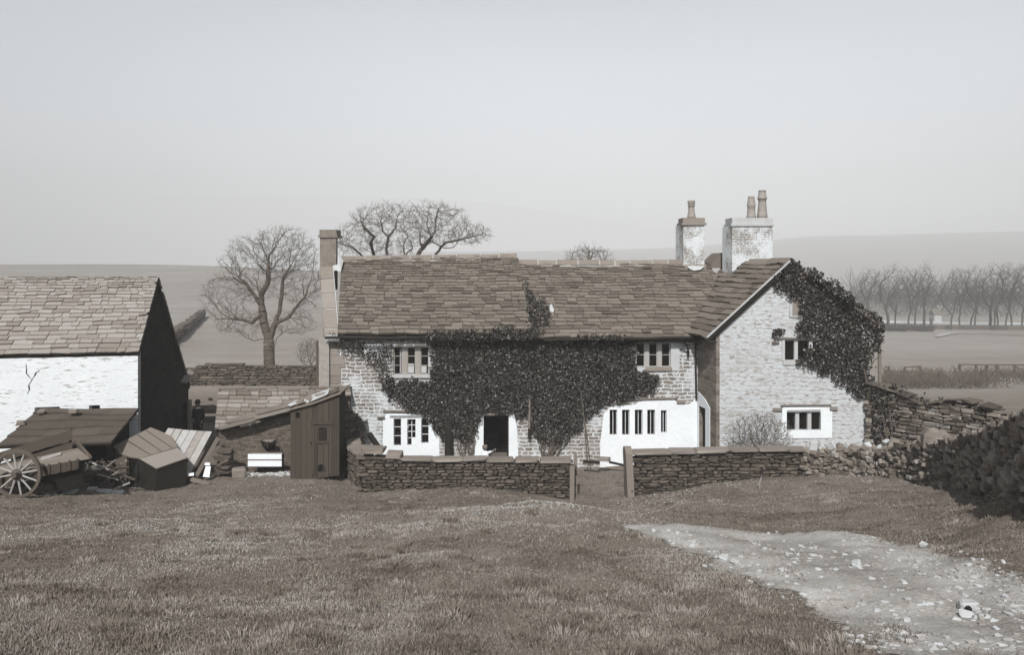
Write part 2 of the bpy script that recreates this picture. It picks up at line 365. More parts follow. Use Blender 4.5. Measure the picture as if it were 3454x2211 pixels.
def track_mat():
    m, nt, b = nodes_of('stony_track'); vec, g = pos(nt)
    at = nt.nodes.new('ShaderNodeAttribute'); at.attribute_name = 'inside'
    vo = nt.nodes.new('ShaderNodeTexVoronoi'); vo.inputs['Scale'].default_value = 34; L(nt, vec, vo.inputs['Vector'])
    mid = noise(nt, vec, 1.6, 5, 0.65); fine = noise(nt, vec, 34, 4, 0.7)
    f = math_(nt, 'ADD', math_(nt, 'MULTIPLY', mid, 0.6), math_(nt, 'MULTIPLY', fine, 0.4))
    col = ramp(nt, f, [(0.36, (.14, .125, .11, 1)), (0.46, (.25, .232, .212, 1)), (0.55, (.36, .345, .325, 1)), (0.68, (.54, .53, .51, 1))])
    st = ramp(nt, vo.outputs['Color'], [(0.2, (.20, .185, .165, 1)), (0.6, (.36, .345, .325, 1)), (0.95, (.58, .57, .55, 1))])
    col = mixc(nt, 0.35, col, st)
    rut = nt.nodes.new('ShaderNodeValToRGB'); re_ = rut.color_ramp.elements; re_[0].position = 0; re_[0].color = (.2, .2, .2, 1); re_[1].position = 1; re_[1].color = (.15, .15, .15, 1)
    for p_, c_ in ((.22, 1.0), (.42, .9), (.6, .1)): e_ = re_.new(p_); e_.color = (c_, c_, c_, 1)
    L(nt, math_(nt, 'ADD', math_(nt, 'MULTIPLY', at.outputs['Fac'], .55), math_(nt, 'MULTIPLY', math_(nt, 'SUBTRACT', mid, .5), .5)), rut.inputs['Fac'])
    col = mixc(nt, math_(nt, 'MULTIPLY', rut.outputs['Color'], .38), col, (.60, .595, .58, 1))
    dirt = math_(nt, 'MULTIPLY', math_(nt, 'SUBTRACT', noise(nt, vec, 7, 5, 0.7), 0.50), 6.0, True)
    col = mixc(nt, math_(nt, 'MULTIPLY', dirt, 0.40), col, sep(0.17))
    L(nt, col, b.inputs['Base Color']); b.inputs['Roughness'].default_value = 1.0; b.inputs['Specular IOR Level'].default_value = 0.0
    bump(nt, b, math_(nt, 'ADD', fine, math_(nt, 'MULTIPLY', vo.outputs['Distance'], -0.5)), 0.4, 0.03)
    edge = math_(nt, 'ADD', at.outputs['Fac'], math_(nt, 'MULTIPLY', math_(nt, 'SUBTRACT', noise(nt, vec, 3.0, 6, 0.75), 0.5), 0.8))
    wear = math_(nt, 'SUBTRACT', noise(nt, vec, 0.9, 5, 0.7), 0.30)
    a = math_(nt, 'MULTIPLY', math_(nt, 'MINIMUM', edge, math_(nt, 'MULTIPLY', wear, 3.0)), 12.0, True)
    L(nt, a, b.inputs['Alpha']); return m

def build_ground():
    a = np.concatenate([np.linspace(-3.2, -1.0, 40)[:-1], np.arange(-1.0, 1.0001, 0.0075), np.linspace(1.0, 3.2, 40)[1:]])
    s = np.concatenate([np.linspace(math.log(1.7), math.log(6.5), 20)[:-1], np.arange(math.log(6.5), math.log(38.5), 0.0085), np.linspace(math.log(38.5), math.log(700), 130)])
    Aa, Ss = np.meshgrid(a, s); Yv = np.exp(Ss) - 6.5; Xv = Aa * (Yv + 6.5)
    Zv = G(Xv, Yv); V = np.stack([Xv, Yv, Zv], -1).reshape(-1, 3); nc = len(a); nr = len(s)
    I = (np.arange(nr - 1)[:, None] * nc + np.arange(nc - 1)[None]).ravel()
    Fc = np.stack([I, I + 1, I + nc + 1, I + nc], 1)
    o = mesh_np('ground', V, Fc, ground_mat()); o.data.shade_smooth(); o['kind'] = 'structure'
    d = lane_dist(V[:, 0], V[:, 1]); keep = (d > -0.75) & (V[:, 1] < 20)
    fk = Fc[keep[Fc].all(1)]; used = np.unique(fk); re = np.zeros(len(V), int); re[used] = np.arange(len(used))
    VV = V[used].copy(); VV[:, 2] += 0.014
    t = mesh_np('track', VV, re[fk], track_mat()); t.data.shade_smooth(); t['kind'] = 'structure'
    at = t.data.attributes.new('inside', 'FLOAT', 'POINT'); at.data.foreach_set('value', d[used].astype(np.float32))
build_ground()
# ---------------------------------------------------------------- masonry and roofs
def interp(pts):
    xs = [p[0] for p in pts]; zs = [p[1] for p in pts]
    return lambda x: float(np.interp(x, xs, zs))
def wall_strips(mb, o, u, n, xs, bot, top, holes=(), thick=0.3, edges=True):
    "wall face in the frame o + u*x + Z*z, n outward; bot/top are functions of x; holes (x0,x1,z0,z1) get reveals"
    o = Vector(o); u = Vector(u); n = Vector(n); xs = set(xs)
    for h in holes: xs |= {h[0], h[1]}
    xs = sorted(xs); q = lambda x, z, d=0: o + u * x + Vector((0, 0, z)) - n * d
    for a, b in zip(xs, xs[1:]):
        if b - a < 1e-6: continue
        mid = (a + b) / 2; hs = sorted([h for h in holes if h[0] < mid < h[1]], key=lambda h: h[2])
        la, lb = bot(a), bot(b)
        for h in hs + [None]:
            ta, tb = (h[2], h[2]) if h else (top(a), top(b))
            if ta - la > 1e-5 or tb - lb > 1e-5: mb.add([q(a, la), q(b, lb), q(b, max(lb, tb)), q(a, max(la, ta))], [(0, 1, 2, 3)])
            if h: la = lb = h[3]
        if edges:
            mb.add([q(a, top(a)), q(b, top(b)), q(b, top(b), thick), q(a, top(a), thick)], [(0, 1, 2, 3)])
            mb.add([q(a, bot(a)), q(b, bot(b)), q(b, bot(b), thick), q(a, bot(a), thick)], [(3, 2, 1, 0)])
    if edges:
        for x in (xs[0], xs[-1]): mb.add([q(x, bot(x)), q(x, top(x)), q(x, top(x), thick), q(x, bot(x), thick)], [(0, 1, 2, 3)])
    for x0, x1, z0, z1 in holes:
        c = [(x0, z0), (x1, z0), (x1, z1), (x0, z1)]
        for i in range(4):
            (xa, za), (xb, zb) = c[i], c[(i + 1) % 4]
            mb.add([q(xa, za), q(xb, zb), q(xb, zb, thick), q(xa, za, thick)], [(0, 1, 2, 3)])
    return mb

def slates(name, p00, p10, p01, p11, rows, w, mat, parent, th=0.035, power=1.25, sag=0.05, seed=1, slip=0.02, drop=0.0, clip=None):
    "lapped stone slates on the patch eaves p00-p10, ridge p01-p11; courses diminish towards the ridge"
    rg = np.random.default_rng(seed)
    p00, p10, p01, p11 = (np.array(p, float) for p in (p00, p10, p01, p11))
    nrm = np.cross(p10 - p00, p01 - p00); nrm /= np.linalg.norm(nrm)
    if nrm[2] < 0: nrm = -nrm
    def S(u, v, h):
        q = (1 - u) * (1 - v) * p00 + u * (1 - v) * p10 + (1 - u) * v * p01 + u * v * p11
        s = sag * (fbm(np.array([u * 5.0]), np.array([v * 4.0]), seed)[0] - 0.5) * 2
        s -= sag * 1.2 * math.sin(math.pi * u) * math.sin(math.pi * v)
        return q + nrm * (h + s)
    vv = [1 - (1 - k / rows) ** (1 / power) if power < 1 else (k / rows) ** (1 / power) for k in range(rows + 1)]
    vv = [1 - (1 - k / rows) ** power for k in range(rows + 1)] if power > 1 else vv
    mb = MB(); width = np.linalg.norm(p10 - p00); H = np.linalg.norm(p01 - p00)
    for k in range(rows):
        v0, v1 = vv[k], vv[k + 1]; hgt = (v1 - v0)
        u = -rg.uniform(0, 0.6) * w / width
        while u < 1:
            du = w / width * rg.uniform(0.55, 1.5) * (0.72 + 0.5 * (1 - k / rows)); u0, u1 = max(0, u), min(1, u + du); u += du
            if u1 - u0 < 0.2 * w / width: continue
            if clip and not clip((u0 + u1) / 2, (v0 + v1) / 2): continue
            g = 0.009 / width; sk = rg.normal(0, 0.016, 4) / H; t = th * rg.uniform(0.6, 1.5); lift = abs(rg.normal(0, 0.012))
            sl = -abs(rg.normal(0, slip)) / H if rg.random() < 0.2 else 0
            a, b = v0 + sl, v1 + 0.35 * hgt + sl
            lo = [S(u0 + g, a + sk[0], 0.006), S(u1 - g, a + sk[1], 0.006), S(u1 - g, min(b, 1.0), -0.02), S(u0 + g, min(b, 1.0), -0.02)]
            hi = [S(u0 + g, a + sk[0], t + 0.02 + lift), S(u1 - g, a + sk[1], t + 0.02 + lift * rg.uniform(0, 1.5)), S(u1 - g, min(b, 1.0), 0.004 + t * 0.3), S(u0 + g, min(b, 1.0), 0.004 + t * 0.3)]
            mb.hexa(lo + hi)
    o = mb.build(name, mat, parent)
    return o
def patch_slab(name, p00, p10, p01, p11, th, mat, parent):
    n = (Vector(p10) - Vector(p00)).cross(Vector(p01) - Vector(p00)).normalized()
    if n.z < 0: n = -n
    top = [Vector(p) - n * 0.075 for p in (p00, p10, p11, p01)]; low = [p - n * th for p in top]
    return MB().hexa(low + top).build(name, mat, parent)

CH_T = [(0, 3, 2, 1), (4, 5, 6, 7), (0, 1, 5, 4), (1, 2, 6, 5), (2, 3, 7, 6), (3, 0, 4, 7)]
def _chamfer_topology():
    cf = [[f for f in range(6) if c in CH_T[f]] for c in range(8)]; idx = {}
    for c in range(8):
        for f in cf[c]: idx[(c, f)] = len(idx)
    faces = [tuple(idx[(c, f)] for c in CH_T[f]) for f in range(6)]
    done = set()
    for f in range(6):
        for k in range(4):
            a, b = CH_T[f][k], CH_T[f][(k + 1) % 4]
            g = [x for x in range(6) if x != f and a in CH_T[x] and b in CH_T[x]][0]
            if (min(a, b), max(a, b)) in done: continue
            done.add((min(a, b), max(a, b))); faces.append((idx[(b, f)], idx[(a, f)], idx[(a, g)], idx[(b, g)]))
    for c in range(8):
        a, b, d = cf[c]
        ctr = np.array([[-1, -1, -1], [1, -1, -1], [1, 1, -1], [-1, 1, -1], [-1, -1, 1], [1, -1, 1], [1, 1, 1], [-1, 1, 1]])
        def fc(f): return np.mean([ctr[k] for k in CH_T[f]], 0)
        s = np.dot(np.cross(fc(b) - fc(a), fc(d) - fc(a)), ctr[c])
        faces.append((idx[(c, a)], idx[(c, b)], idx[(c, d)]) if s > 0 else (idx[(c, a)], idx[(c, d)], idx[(c, b)]))
    return idx, faces
CH_IDX, CH_F = _chamfer_topology()
UNIT = np.array([[-1, -1, -1], [1, -1, -1], [1, 1, -1], [-1, 1, -1], [-1, -1, 1], [1, -1, 1], [1, 1, 1], [-1, 1, 1]]) * 0.5
def stone(mb, c, size, R=None, jit=0.12, cham=0.18, rg=RNG):
    "one roughly squared stone with worn arrises"
    k = (UNIT + rg.uniform(-jit, jit, (8, 3)) * 0.5) * np.array(size)
    out = np.zeros((24, 3))
    for (ci, f), i in CH_IDX.items():
        fc = k[list(CH_T[f])].mean(0); q = k[ci] + (fc - k[ci]) * cham
        out[i] = q
    if R is not None: out = out @ np.array(R).T
    mb.add(out + np.array(c), CH_F)
def rotz(a): return np.array([[math.cos(a), -math.sin(a), 0], [math.sin(a), math.cos(a), 0], [0, 0, 1]])
def rotx(a): return np.array([[1, 0, 0], [0, math.cos(a), -math.sin(a)], [0, math.sin(a), math.cos(a)]])
def roty(a): return np.array([[math.cos(a), 0, math.sin(a)], [0, 1, 0], [-math.sin(a), 0, math.cos(a)]])
class Path:
    def __init__(s, pts):
        s.p = [np.array(p, float) for p in pts]; s.d = [0]
        for a, b in zip(s.p, s.p[1:]): s.d.append(s.d[-1] + np.linalg.norm(b - a))
        s.L = s.d[-1]
    def at(s, t):
        t = min(max(t, 0), s.L - 1e-6); i = max(k for k in range(len(s.p) - 1) if s.d[k] <= t)
        e = s.p[i + 1] - s.p[i]; l = s.d[i + 1] - s.d[i]; return s.p[i] + e * (t - s.d[i]) / l, math.atan2(e[1], e[0])
def drystone(mb, path, base, top, th, ch, ln, rg, jit=0.14, gap=0.012, tilt=0.02, cham=0.16):
    "courses of stones laid along a path; base/top are functions of the distance run"
    ts = np.linspace(0, path.L, 60); z = min(base(t) for t in ts); zt = max(top(t) for t in ts)
    while z < zt:
        h = rg.uniform(*ch); t = -rg.uniform(0, 0.2)
        while t < path.L:
            l = rg.uniform(*ln) * (1.5 if rg.random() < 0.08 else 1); m = t + l / 2
            if 0 <= m <= path.L and z + h > base(m) - 0.05 and z + h * 0.5 < top(m):
                hh = h * rg.uniform(0.82, 1.0)
                if rg.random() < 0.25 and h > ch[0] * 1.25:   # two thin stones instead of one
                    parts = [(z, h * 0.5), (z + h * 0.5, h * 0.5)]
                else: parts = [(z, hh)]
                for zz, h2 in parts:
                    p, a = path.at(m)
                    R = rotz(a + rg.normal(0, 0.05)) @ roty(rg.normal(0, tilt))
                    stone(mb, (p[0], p[1], zz + h2 / 2), (l - gap, th * rg.uniform(0.88, 1.08), h2 - gap * 0.8), R, jit, cham, rg)
            t += l
        z += h
def core(mb, path, base, top, th, n=24, inset=0.0):
    ts = np.linspace(inset, path.L - inset, n)
    for a, b in zip(ts, ts[1:]):
        pa, aa = path.at(a); pb, _ = path.at(b); nx, ny = -math.sin(aa) * th / 2, math.cos(aa) * th / 2
        mb.hexa([(pa[0] - nx, pa[1] - ny, base(a)), (pb[0] - nx, pb[1] - ny, base(b)), (pb[0] + nx, pb[1] + ny, base(b)), (pa[0] + nx, pa[1] + ny, base(a)),
                 (pa[0] - nx, pa[1] - ny, top(a)), (pb[0] - nx, pb[1] - ny, top(b)), (pb[0] + nx, pb[1] + ny, top(b)), (pa[0] + nx, pa[1] + ny, top(a))])

# ================================================================ THE FARMHOUSE
YF = 28.0; YW = 26.36
fx = lambda px: WX(px, YF); fz = lambda py: WZ(py, YF)
wx = lambda px: WX(px, YW); wz = lambda py: WZ(py, YW)
house = thing('farmhouse', 'long stone farmhouse with stone slate roof, whitewashed windows and projecting gabled wing', 'farmhouse', (0, YF, 0))
HR = lambda px0, px1, py0, py1, X=fx, Z=fz: (X(px0), X(px1), Z(py1), Z(py0))
W1 = HR(1327, 1446, 1172, 1266); W4 = HR(2146, 2262, 1158, 1240)
W2 = [HR(1328, 1353, 1413, 1503), HR(1374, 1402, 1415, 1502), HR(1421, 1446, 1413, 1495)]
W3 = [HR(2056, 2081, 1383, 1467), HR(2098, 2123, 1383, 1467), HR(2141, 2167, 1383, 1467), HR(2183, 2209, 1383, 1466), HR(2229, 2248, 1385, 1460)]
DOOR = (fx(1631), fx(1716), -0.1, fz(1399))
mb = MB(); allh = [W1, W4, DOOR] + W2 + W3
wall_strips(mb, (0, YF, 0), (1, 0, 0), (0, -1, 0), [fx(1108), fx(2353)], lambda x: -0.6, lambda x: 4.62, allh, 0.32)
mb.build('wall', M['main'], house)
# sides, rear and floor of the block keep it dark inside
mb = MB(); mb.hexa([(-6.95, 28.33, -.6), (-6.62, 28.33, -.6), (-7.4, 34.8, -.6), (-7.8, 34.8, -.6), (-6.95, 28.33, 4.5), (-6.62, 28.33, 4.5), (-7.4, 34.8, 4.5), (-7.8, 34.8, 4.5)]); mb.box(-7.8, 7.2, 34.81, 35.1, -0.8, 4.3); mb.box(-6.5, 11.6, 28.5, 34.7, -0.62, -0.45)
mb.build('rear_wall', M['return'], house)
mb = MB()
mb.add([(-6.6, 28.33, -0.4), (6.9, 28.33, -0.4), (6.9, 33.5, -0.4), (-6.6, 33.5, -0.4), (-6.6, 28.33, 4.5), (6.9, 28.33, 4.5), (6.9, 33.5, 4.5), (-6.6, 33.5, 4.5)],
       [(0, 1, 2, 3), (4, 5, 6, 7), (2, 3, 7, 6), (1, 2, 6, 5), (0, 3, 7, 4)])
mb.build('interior_shade', M['interior_shade'], house)

# left gable end: pier under the kneeler, parapet coping and gable masonry
mb = MB(); mb.hexa([P(1075, 1330, 27.86), P(1110, 1330, 27.86), (fx(1110), 28.4, fz(1330)), (fx(1072), 28.4, fz(1330)), P(1075, 1141, 27.86), P(1110, 1141, 27.86), (fx(1110), 28.4, fz(1141)), (fx(1072), 28.4, fz(1141))])
mb.build('gable_pier', M['pier'], house)
a0, a1, b0, b1 = P(1094, 1130, 27.66), P(1141, 1130, 27.66), P(1079, 900, 30.5), P(1122, 897, 30.5)
mb = MB(); segs = [0, .09, .36, .58, .8, 1.0]
for s0, s1 in zip(segs, segs[1:]):
    e = 0.008
    q = [a0.lerp(b0, s0 + e), a1.lerp(b1, s0 + e), a1.lerp(b1, s1 - e), a0.lerp(b0, s1 - e)]
    mb.hexa([p + Vector((0, 0.12, -0.22)) for p in q] + q)
mb.build('gable_coping', M['ashlar'], house)
mb = MB(); mb.hexa([p + Vector((0.02, 0.12, -0.26)) for p in (a0, a1, b1, b0)] + [p + Vector((0.02, 0.03, -0.03)) for p in (a0, a1, b1, b0)]).build('coping_bed', M['mortar'], house)
mb = MB()
ga, gb = a0 + Vector((-0.16, 0.45, -0.1)), b0 + Vector((-0.08, 0.6, -0.1))
gc = gb + Vector((-0.5, 3.4, -2.9))
mb.prism([Vector((ga.x, ga.y, -0.5)), ga, gb, gc, Vector((gc.x, gc.y, -0.5))], (0.32, 0, 0)); mb.build('gable_wall', M['return'], house)
MB().tube([P(1070, 1150, 28.6), P(1071, 1330, 28.6)], 0.05, 8).build('downpipe', M['woodbrown'], house)

# roofs
E0, E1, R0, R1 = P(1138, 1128, 27.62), P(1797, 1129, 27.62), P(1152, 873, 31.25), P(1747, 866, 31.25)
slates('roof', E0, E1, R0, R1, 26, 0.40, M['slate'], house, sag=0.045, seed=3, power=1.22, th=.045)
patch_slab('roof_boarding', E0, E1, R0, R1, 0.1, M['underlay'], house)
e0, e1, r0, r1 = P(1790, 1142, 27.62), Vector((8.6, 27.62, WZ(1140, 27.62))), P(1746, 887, 31.25), Vector((8.0, 31.25, WZ(887, 31.25)))
ro = slates('roof', e0, e1, r0, r1, 25, 0.42, M['slate'], house, sag=0.05, seed=5, power=1.22, th=.045)
patch_slab('roof_boarding', e0, e1, r0, r1, 0.1, M['underlay'], house)
mb = MB(); mb.hexa([E1 + Vector((-.2, .1, -.35)), E1 + Vector((.0, .1, -.35)), R1 + Vector((0, 0, -.35)), R1 + Vector((-.2, 0, -.35)), E1 + Vector((-.2, 0, -.03)), E1 + Vector((-.01, 0, -.03)), R1 + Vector((-.01, 0, -.03)), R1 + Vector((-.2, 0, -.03))])
mb.build('roof_verge', M['underlay'], house)
mb = MB()   # rear slopes
mb.hexa([R0 + Vector((0, 0.05, -.2)), R1 + Vector((0, 0.05, -.2)), R1 + Vector((-.5, 3.9, -3.0)), R0 + Vector((-.5, 3.9, -3.0)), R0 + Vector((0, .1, -.02)), R1 + Vector((0, .1, -.02)), R1 + Vector((-.5, 3.9, -2.8)), R0 + Vector((-.5, 3.9, -2.8))])
mb.hexa([r0 + Vector((0.01, 0.05, -.2)), r1 + Vector((0, 0.05, -.2)), r1 + Vector((-.5, 3.9, -3.0)), r0 + Vector((-.49, 3.9, -3.0)), r0 + Vector((0.01, .1, -.02)), r1 + Vector((0, .1, -.02)), r1 + Vector((-.5, 3.9, -2.8)), r0 + Vector((-.49, 3.9, -2.8))])
mb.build('rear_roof', M['slate'], house)
def ridge(name, a, b, parent, ln=(0.6, 1.0), h=0.15, seed=1, lift=0.0):
    rg = np.random.default_rng(seed); a = Vector(a); b = Vector(b); Ln = (b - a).length; t = 0; mb = MB(); mo = []
    while t < Ln - 0.1:
        l = min(rg.uniform(*ln), Ln - t); p, q = a.lerp(b, t / Ln), a.lerp(b, (t + l - 0.03) / Ln); dz = lift + rg.normal(0, 0.012)
        poly = lambda c: [c + Vector((0, -0.20, -0.115 + dz)), c + Vector((0, -0.17, -0.04 + dz)), c + Vector((0, -0.03, h * 0.72 + dz)), c + Vector((0, 0.03, h * 0.72 + dz)), c + Vector((0, 0.2, -0.10 + dz))]
        if abs((q - p).normalized().y) > 0.6: poly = lambda c: [c + Vector((0.20, 0, -0.115 + dz)), c + Vector((0.03, 0, h * 0.72 + dz)), c + Vector((-0.03, 0, h * 0.72 + dz)), c + Vector((-0.2, 0, -0.115 + dz))]
        mb.prism(poly(p), q - p)
        mo.append(MB().prism([c + Vector((0, 0, -.016)) for c in poly(q - (q - p).normalized() * 0.005)], (q - p).normalized() * 0.035))
        t += l
    o = mb.build(name, M['ridge'], parent); [j.build('mortar_joint', M['dressed_pale'], o) for j in mo]; return o
ridge('ridge_stones', R0, R1, house, seed=4); ridge('ridge_stones', r0 + Vector((0.02, 0, 0)), r1 + Vector((-1.0, 0, 0)), house, seed=6)
mb = MB(); rg = np.random.default_rng(3)
for side, a, b in ((0, R0, R1), (1, r0 + Vector((.1, 0, 0)), r1 + Vector((-1, 0, 0)))):   # pale pointing under the ridge
    mb = MB(); mb.tube([a.lerp(b, k / 24) + Vector((0, -0.22, -0.135 + rg.normal(0, .012))) for k in range(25)], [rg.uniform(.008, .034) for k in range(25)], 5); mb.build('ridge_bedding', M['dressed_pale'], house)
# white flashing at the left chimney foot
mb = MB(); mb.prism([P(1122, 912, 30.35), P(1150, 915, 30.35), P(1158, 880, 30.7), P(1140, 853, 30.75), P(1138, 893, 30.55), P(1122, 897, 30.5)], (0, 0.06, 0)); mb.build('flashing', M['dressed_pale'], house)

# gutters
for (x0, y0, x1, y1) in ((1097, 1140, 1796, 1142), (1836, 1149, 2346, 1139)):
    a, b = P(x0, y0, 27.58), P(x1, y1, 27.58); mb = MB(); n = 10
    mb.tube([a.lerp(b, k / n) + Vector((0, 0, 0.012 * math.sin(k * 1.7))) for k in range(n + 1)], 0.052, 8)
    g_ = mb.build('gutter', M['lead'], house)
mb = MB(); mb.box(fx(1110), fx(1800), 27.8, 27.99, 4.50, 4.60); mb.box(fx(1800) + .01, fx(2350), 27.81, 27.99, 4.42, 4.52); mb.build('eaves_board', M['wooddark'], house)

# ----- chimneys
def chimney(x0, x1, ytop, Y, zbase, dep, mat, capmat, capw, pots, caph=0.34, skew=-0.15):
    X0_, X1_ = WX(x0, Y), WX(x1, Y); zt = WZ(ytop, Y); zc = zt - caph
    mb = MB(); s = skew * dep
    mb.hexa([(X0_, Y, zbase), (X1_, Y, zbase), (X1_ + s, Y + dep, zbase), (X0_ + s, Y + dep, zbase), (X0_, Y, zc), (X1_, Y, zc), (X1_ + s, Y + dep, zc), (X0_ + s, Y + dep, zc)])
    ch = mb.build('chimney', mat, house)
    mb = MB(); w = capw; mb.box(X0_ - w, X1_ + w, Y - w, Y + dep + w, zc + 0.002, zc + 0.10); mb.box(X0_ - w * .25, X1_ + w * .25, Y - w * .3, Y + dep + w * .3, zc + 0.102, zt)
    mb.build('cap', capmat, ch)
    for px, prof in pots:
        pot = MB(); r = prof; pot.lathe((WX(px, Y + dep / 2), Y + dep / 2, zt), r, 18); pot.build('pot', M['clay'], ch, True)
    return ch
c1 = chimney(1079, 1134, 775, 30.75, 6.2, 0.75, M['stackstone'], M['stackstone'], 0.06, [], 0.32)
c2 = chimney(2305, 2376, 735, 31.0, 6.6, 0.85, M['stack'], M['ashlar'], 0.07, [(2332, [(0.17, -.02), (0.165, .1), (0.135, .25), (0.125, .42), (0.125, .50), (.15, .51), (.15, .545), (.125, .555), (.125, .585), (.155, .595), (.155, .64), (.13, .65), (.15, .66), (.15, .73), (.11, .735), (.10, .6)])], 0.30)
chimney(2470, 2606, 735, 29.6, 5.3, 0.9, M['stack'], M['dressed_pale'], 0.06,
        [(2534, [(.20, 0), (.17, .12), (.15, .28), (.145, .46), (.165, .48), (.165, .50), (.16, .58), (.135, .70), (.12, .84), (.125, .85), (.11, .86), (.1, .6)]),
         (2571, [(.20, 0), (.19, .14), (.175, .30), (.15, .60), (.15, .74), (.185, .76), (.185, .80), (.16, .86), (.14, 1.0), (.13, 1.06), (.145, 1.07), (.135, 1.1), (.1, .8)])], 0.32)
mb = MB(); mb.hexa([P(2311, 912, 30.85), P(2382, 912, 30.85), P(2384, 905, 31.0), P(2309, 905, 31.0), P(2311, 897, 30.85), P(2382, 897, 30.85), P(2384, 893, 31.0), P(2309, 893, 31.0)]); mb.build('chimney_ledge', M['ashlar'], house)
mb = MB(); mb.prism([P(2318, 898, 30.83), P(2376, 898, 30.83), P(2364, 910, 30.65), P(2340, 914, 30.6), P(2324, 906, 30.7)], (0, 0.05, 0.02)); mb.build('flashing', M['dressed_pale'], house)

# ----- the gabled wing
APX = Vector((wx(2662), YW - 0.16, WZ(882, YW - 0.16))); EL = Vector((wx(2380), YW - 0.16, WZ(1141, YW - 0.16))); ER = Vector((wx(2976), YW - 0.16, WZ(1112, YW - 0.16)))
SK = -0.15; back = lambda p, d: p + Vector((SK * d, d, 0))
xl, xr = wx(2416), wx(2932)
gtop = interp([(EL.x, EL.z - 0.1), (APX.x, APX.z - 0.1), (ER.x, ER.z - 0.1)])
WU = (wx(2647), wx(2784), wz(1216), wz(1150)); WL = (wx(2653), wx(2768), wz(1452), wz(1392))
mb = MB(); wall_strips(mb, (0, YW, 0), (1, 0, 0), (0, -1, 0), [xl, APX.x, xr], lambda x: -0.6, gtop, [WU, WL], 0.30); mb.build('wing_wall', M['wing'], house)
mb = MB(); mb.hexa([(xr - 0.3, YW + .31, -.5), (xr - .002, YW + .31, -.5), (xr - 1.0, YW + 7, -.5), (xr - 1.3, YW + 7, -.5), (xr - .3, YW + .31, 4.7), (xr - .002, YW + .31, 4.7), (xr - 1.0, YW + 7, 4.7), (xr - 1.3, YW + 7, 4.7)]); mb.build('wing_side_wall', M['wing'], house)
mb = MB(); z0 = -.4
mb.add([(xl + .05, YW + .31, z0), (xr - .31, YW + .31, z0), (xr - .6, YW + 3, z0), (xl + .05, YW + 3, z0), (xl + .05, YW + .31, 5.0), (xr - .31, YW + .31, 5.0), (xr - .6, YW + 3, 5.0), (xl + .05, YW + 3, 5.0)], [(4, 5, 6, 7), (2, 3, 7, 6), (1, 2, 6, 5), (0, 3, 7, 4)]); mb.build('wing_interior_shade', M['interior_shade'], house)
# return wall with the side door
ru = Vector((SK, 1, 0)).normalized(); kx = lambda k: k * math.hypot(1, SK)
ro_ = Vector((xl, YW, 0)); Lr = kx(YF - YW); sd = (Lr - kx(0.76), Lr - kx(0.16), -0.2, 2.12)
mb = MB(); wall_strips(mb, ro_ + Vector((0.001, 0, 0)), ru, Vector((-1, SK, 0)).normalized(), [0.012, Lr - 0.01], lambda x: -0.6, lambda x: 4.86, [sd], 0.25, False); mb.build('return_wall', M['return'], house)
mb = MB(); wall_strips(mb, ro_, ru, Vector((-1, SK, 0)).normalized(), [Lr - kx(1.14), Lr - kx(.9), Lr - .012], lambda x: -0.5, interp([(0, 2.1), (Lr - kx(1.12), 2.2), (Lr - kx(.6), 2.55), (Lr, 2.62)]), [sd], 0.02, True)
for i, v in enumerate(mb.v): mb.v[i] = tuple(Vector(v) + Vector((-1, SK, 0)).normalized() * 0.026)
mb.build('return_whitewash', M['white'], house)
mb = MB(); dd = [ro_ + ru * (sd[0] + 0.02), ro_ + ru * (sd[1] - .02)]; nn = Vector((1, -SK, 0)).normalized() * 0.12
mb.hexa([p + Vector((0, 0, -.2)) for p in (dd[0] + nn, dd[1] + nn, dd[1] + nn * 1.5, dd[0] + nn * 1.5)] + [p + Vector((0, 0, 2.1)) for p in (dd[0] + nn, dd[1] + nn, dd[1] + nn * 1.5, dd[0] + nn * 1.5)]); mb.build('door', M['wooddark'], house)
rg = np.random.default_rng(8); mb = MB(); z = -0.3; k = 0      # long and short corner stones
while z < 4.9:
    h = rg.uniform(0.26, 0.36); l = 0.46 if k % 2 else 0.26; f_ = 0.05
    c = ro_ + ru * (l / 2 - 0.02)
    stone(mb, (c.x + 0.05, c.y, z + h / 2), (0.13, l, h - 0.012), rotz(-math.atan2(SK, 1) * -1 * -1), 0.03, 0.05, rg); z += h; k += 1
mb.build('quoins', M['return'], house)
# wing roof
slates('wing_roof', EL, back(EL, 3.3), APX, back(APX, 5.0), 15, 0.6, M['slate'], house, sag=0.02, seed=9, power=1.08, th=0.045)
patch_slab('wing_roof_boarding', EL + Vector((.03, .03, 0)), back(EL, 3.3), APX + Vector((0, .03, 0)), back(APX, 5.0), 0.1, M['wooddark'], house)
slates('wing_roof', back(ER, 6), ER, back(APX, 6), APX, 13, 0.5, M['slate'], house, sag=0.03, seed=10, power=1.1)
patch_slab('wing_roof_boarding', back(ER, 6), ER + Vector((-.03, .03, 0)), back(APX, 6), APX + Vector((0, .03, 0)), 0.1, M['wooddark'], house)
mb = MB()
for a, b in ((EL, APX), (ER, APX)):
    mb.bar(a + Vector((0, 0.04, -0.10)), b + Vector((0, 0.04, -0.10)), 0.07, 0.13)
mb.build('barge_board', M['wooddark'], house)
mb = MB(); mb.bar(EL + Vector((0.0, -0.015, 0.02)), APX + Vector((-.03, -0.015, 0.02)), 0.06, 0.05); mb.build('verge_pointing', M['dressed_pale'], house)
ridge('wing_ridge_stones', APX + Vector((0, .05, 0.02)), back(APX, 3.0) + Vector((0, 0, 0.02)), house, seed=12, h=0.13)
mb = MB(); mb.tube([EL + Vector((0.05, -0.02, -.16)), EL + Vector((0.30, -0.02, -.12)), P(2410, 1141, 26.2)], 0.05, 6); mb.build('gutter', M['lead'], house)
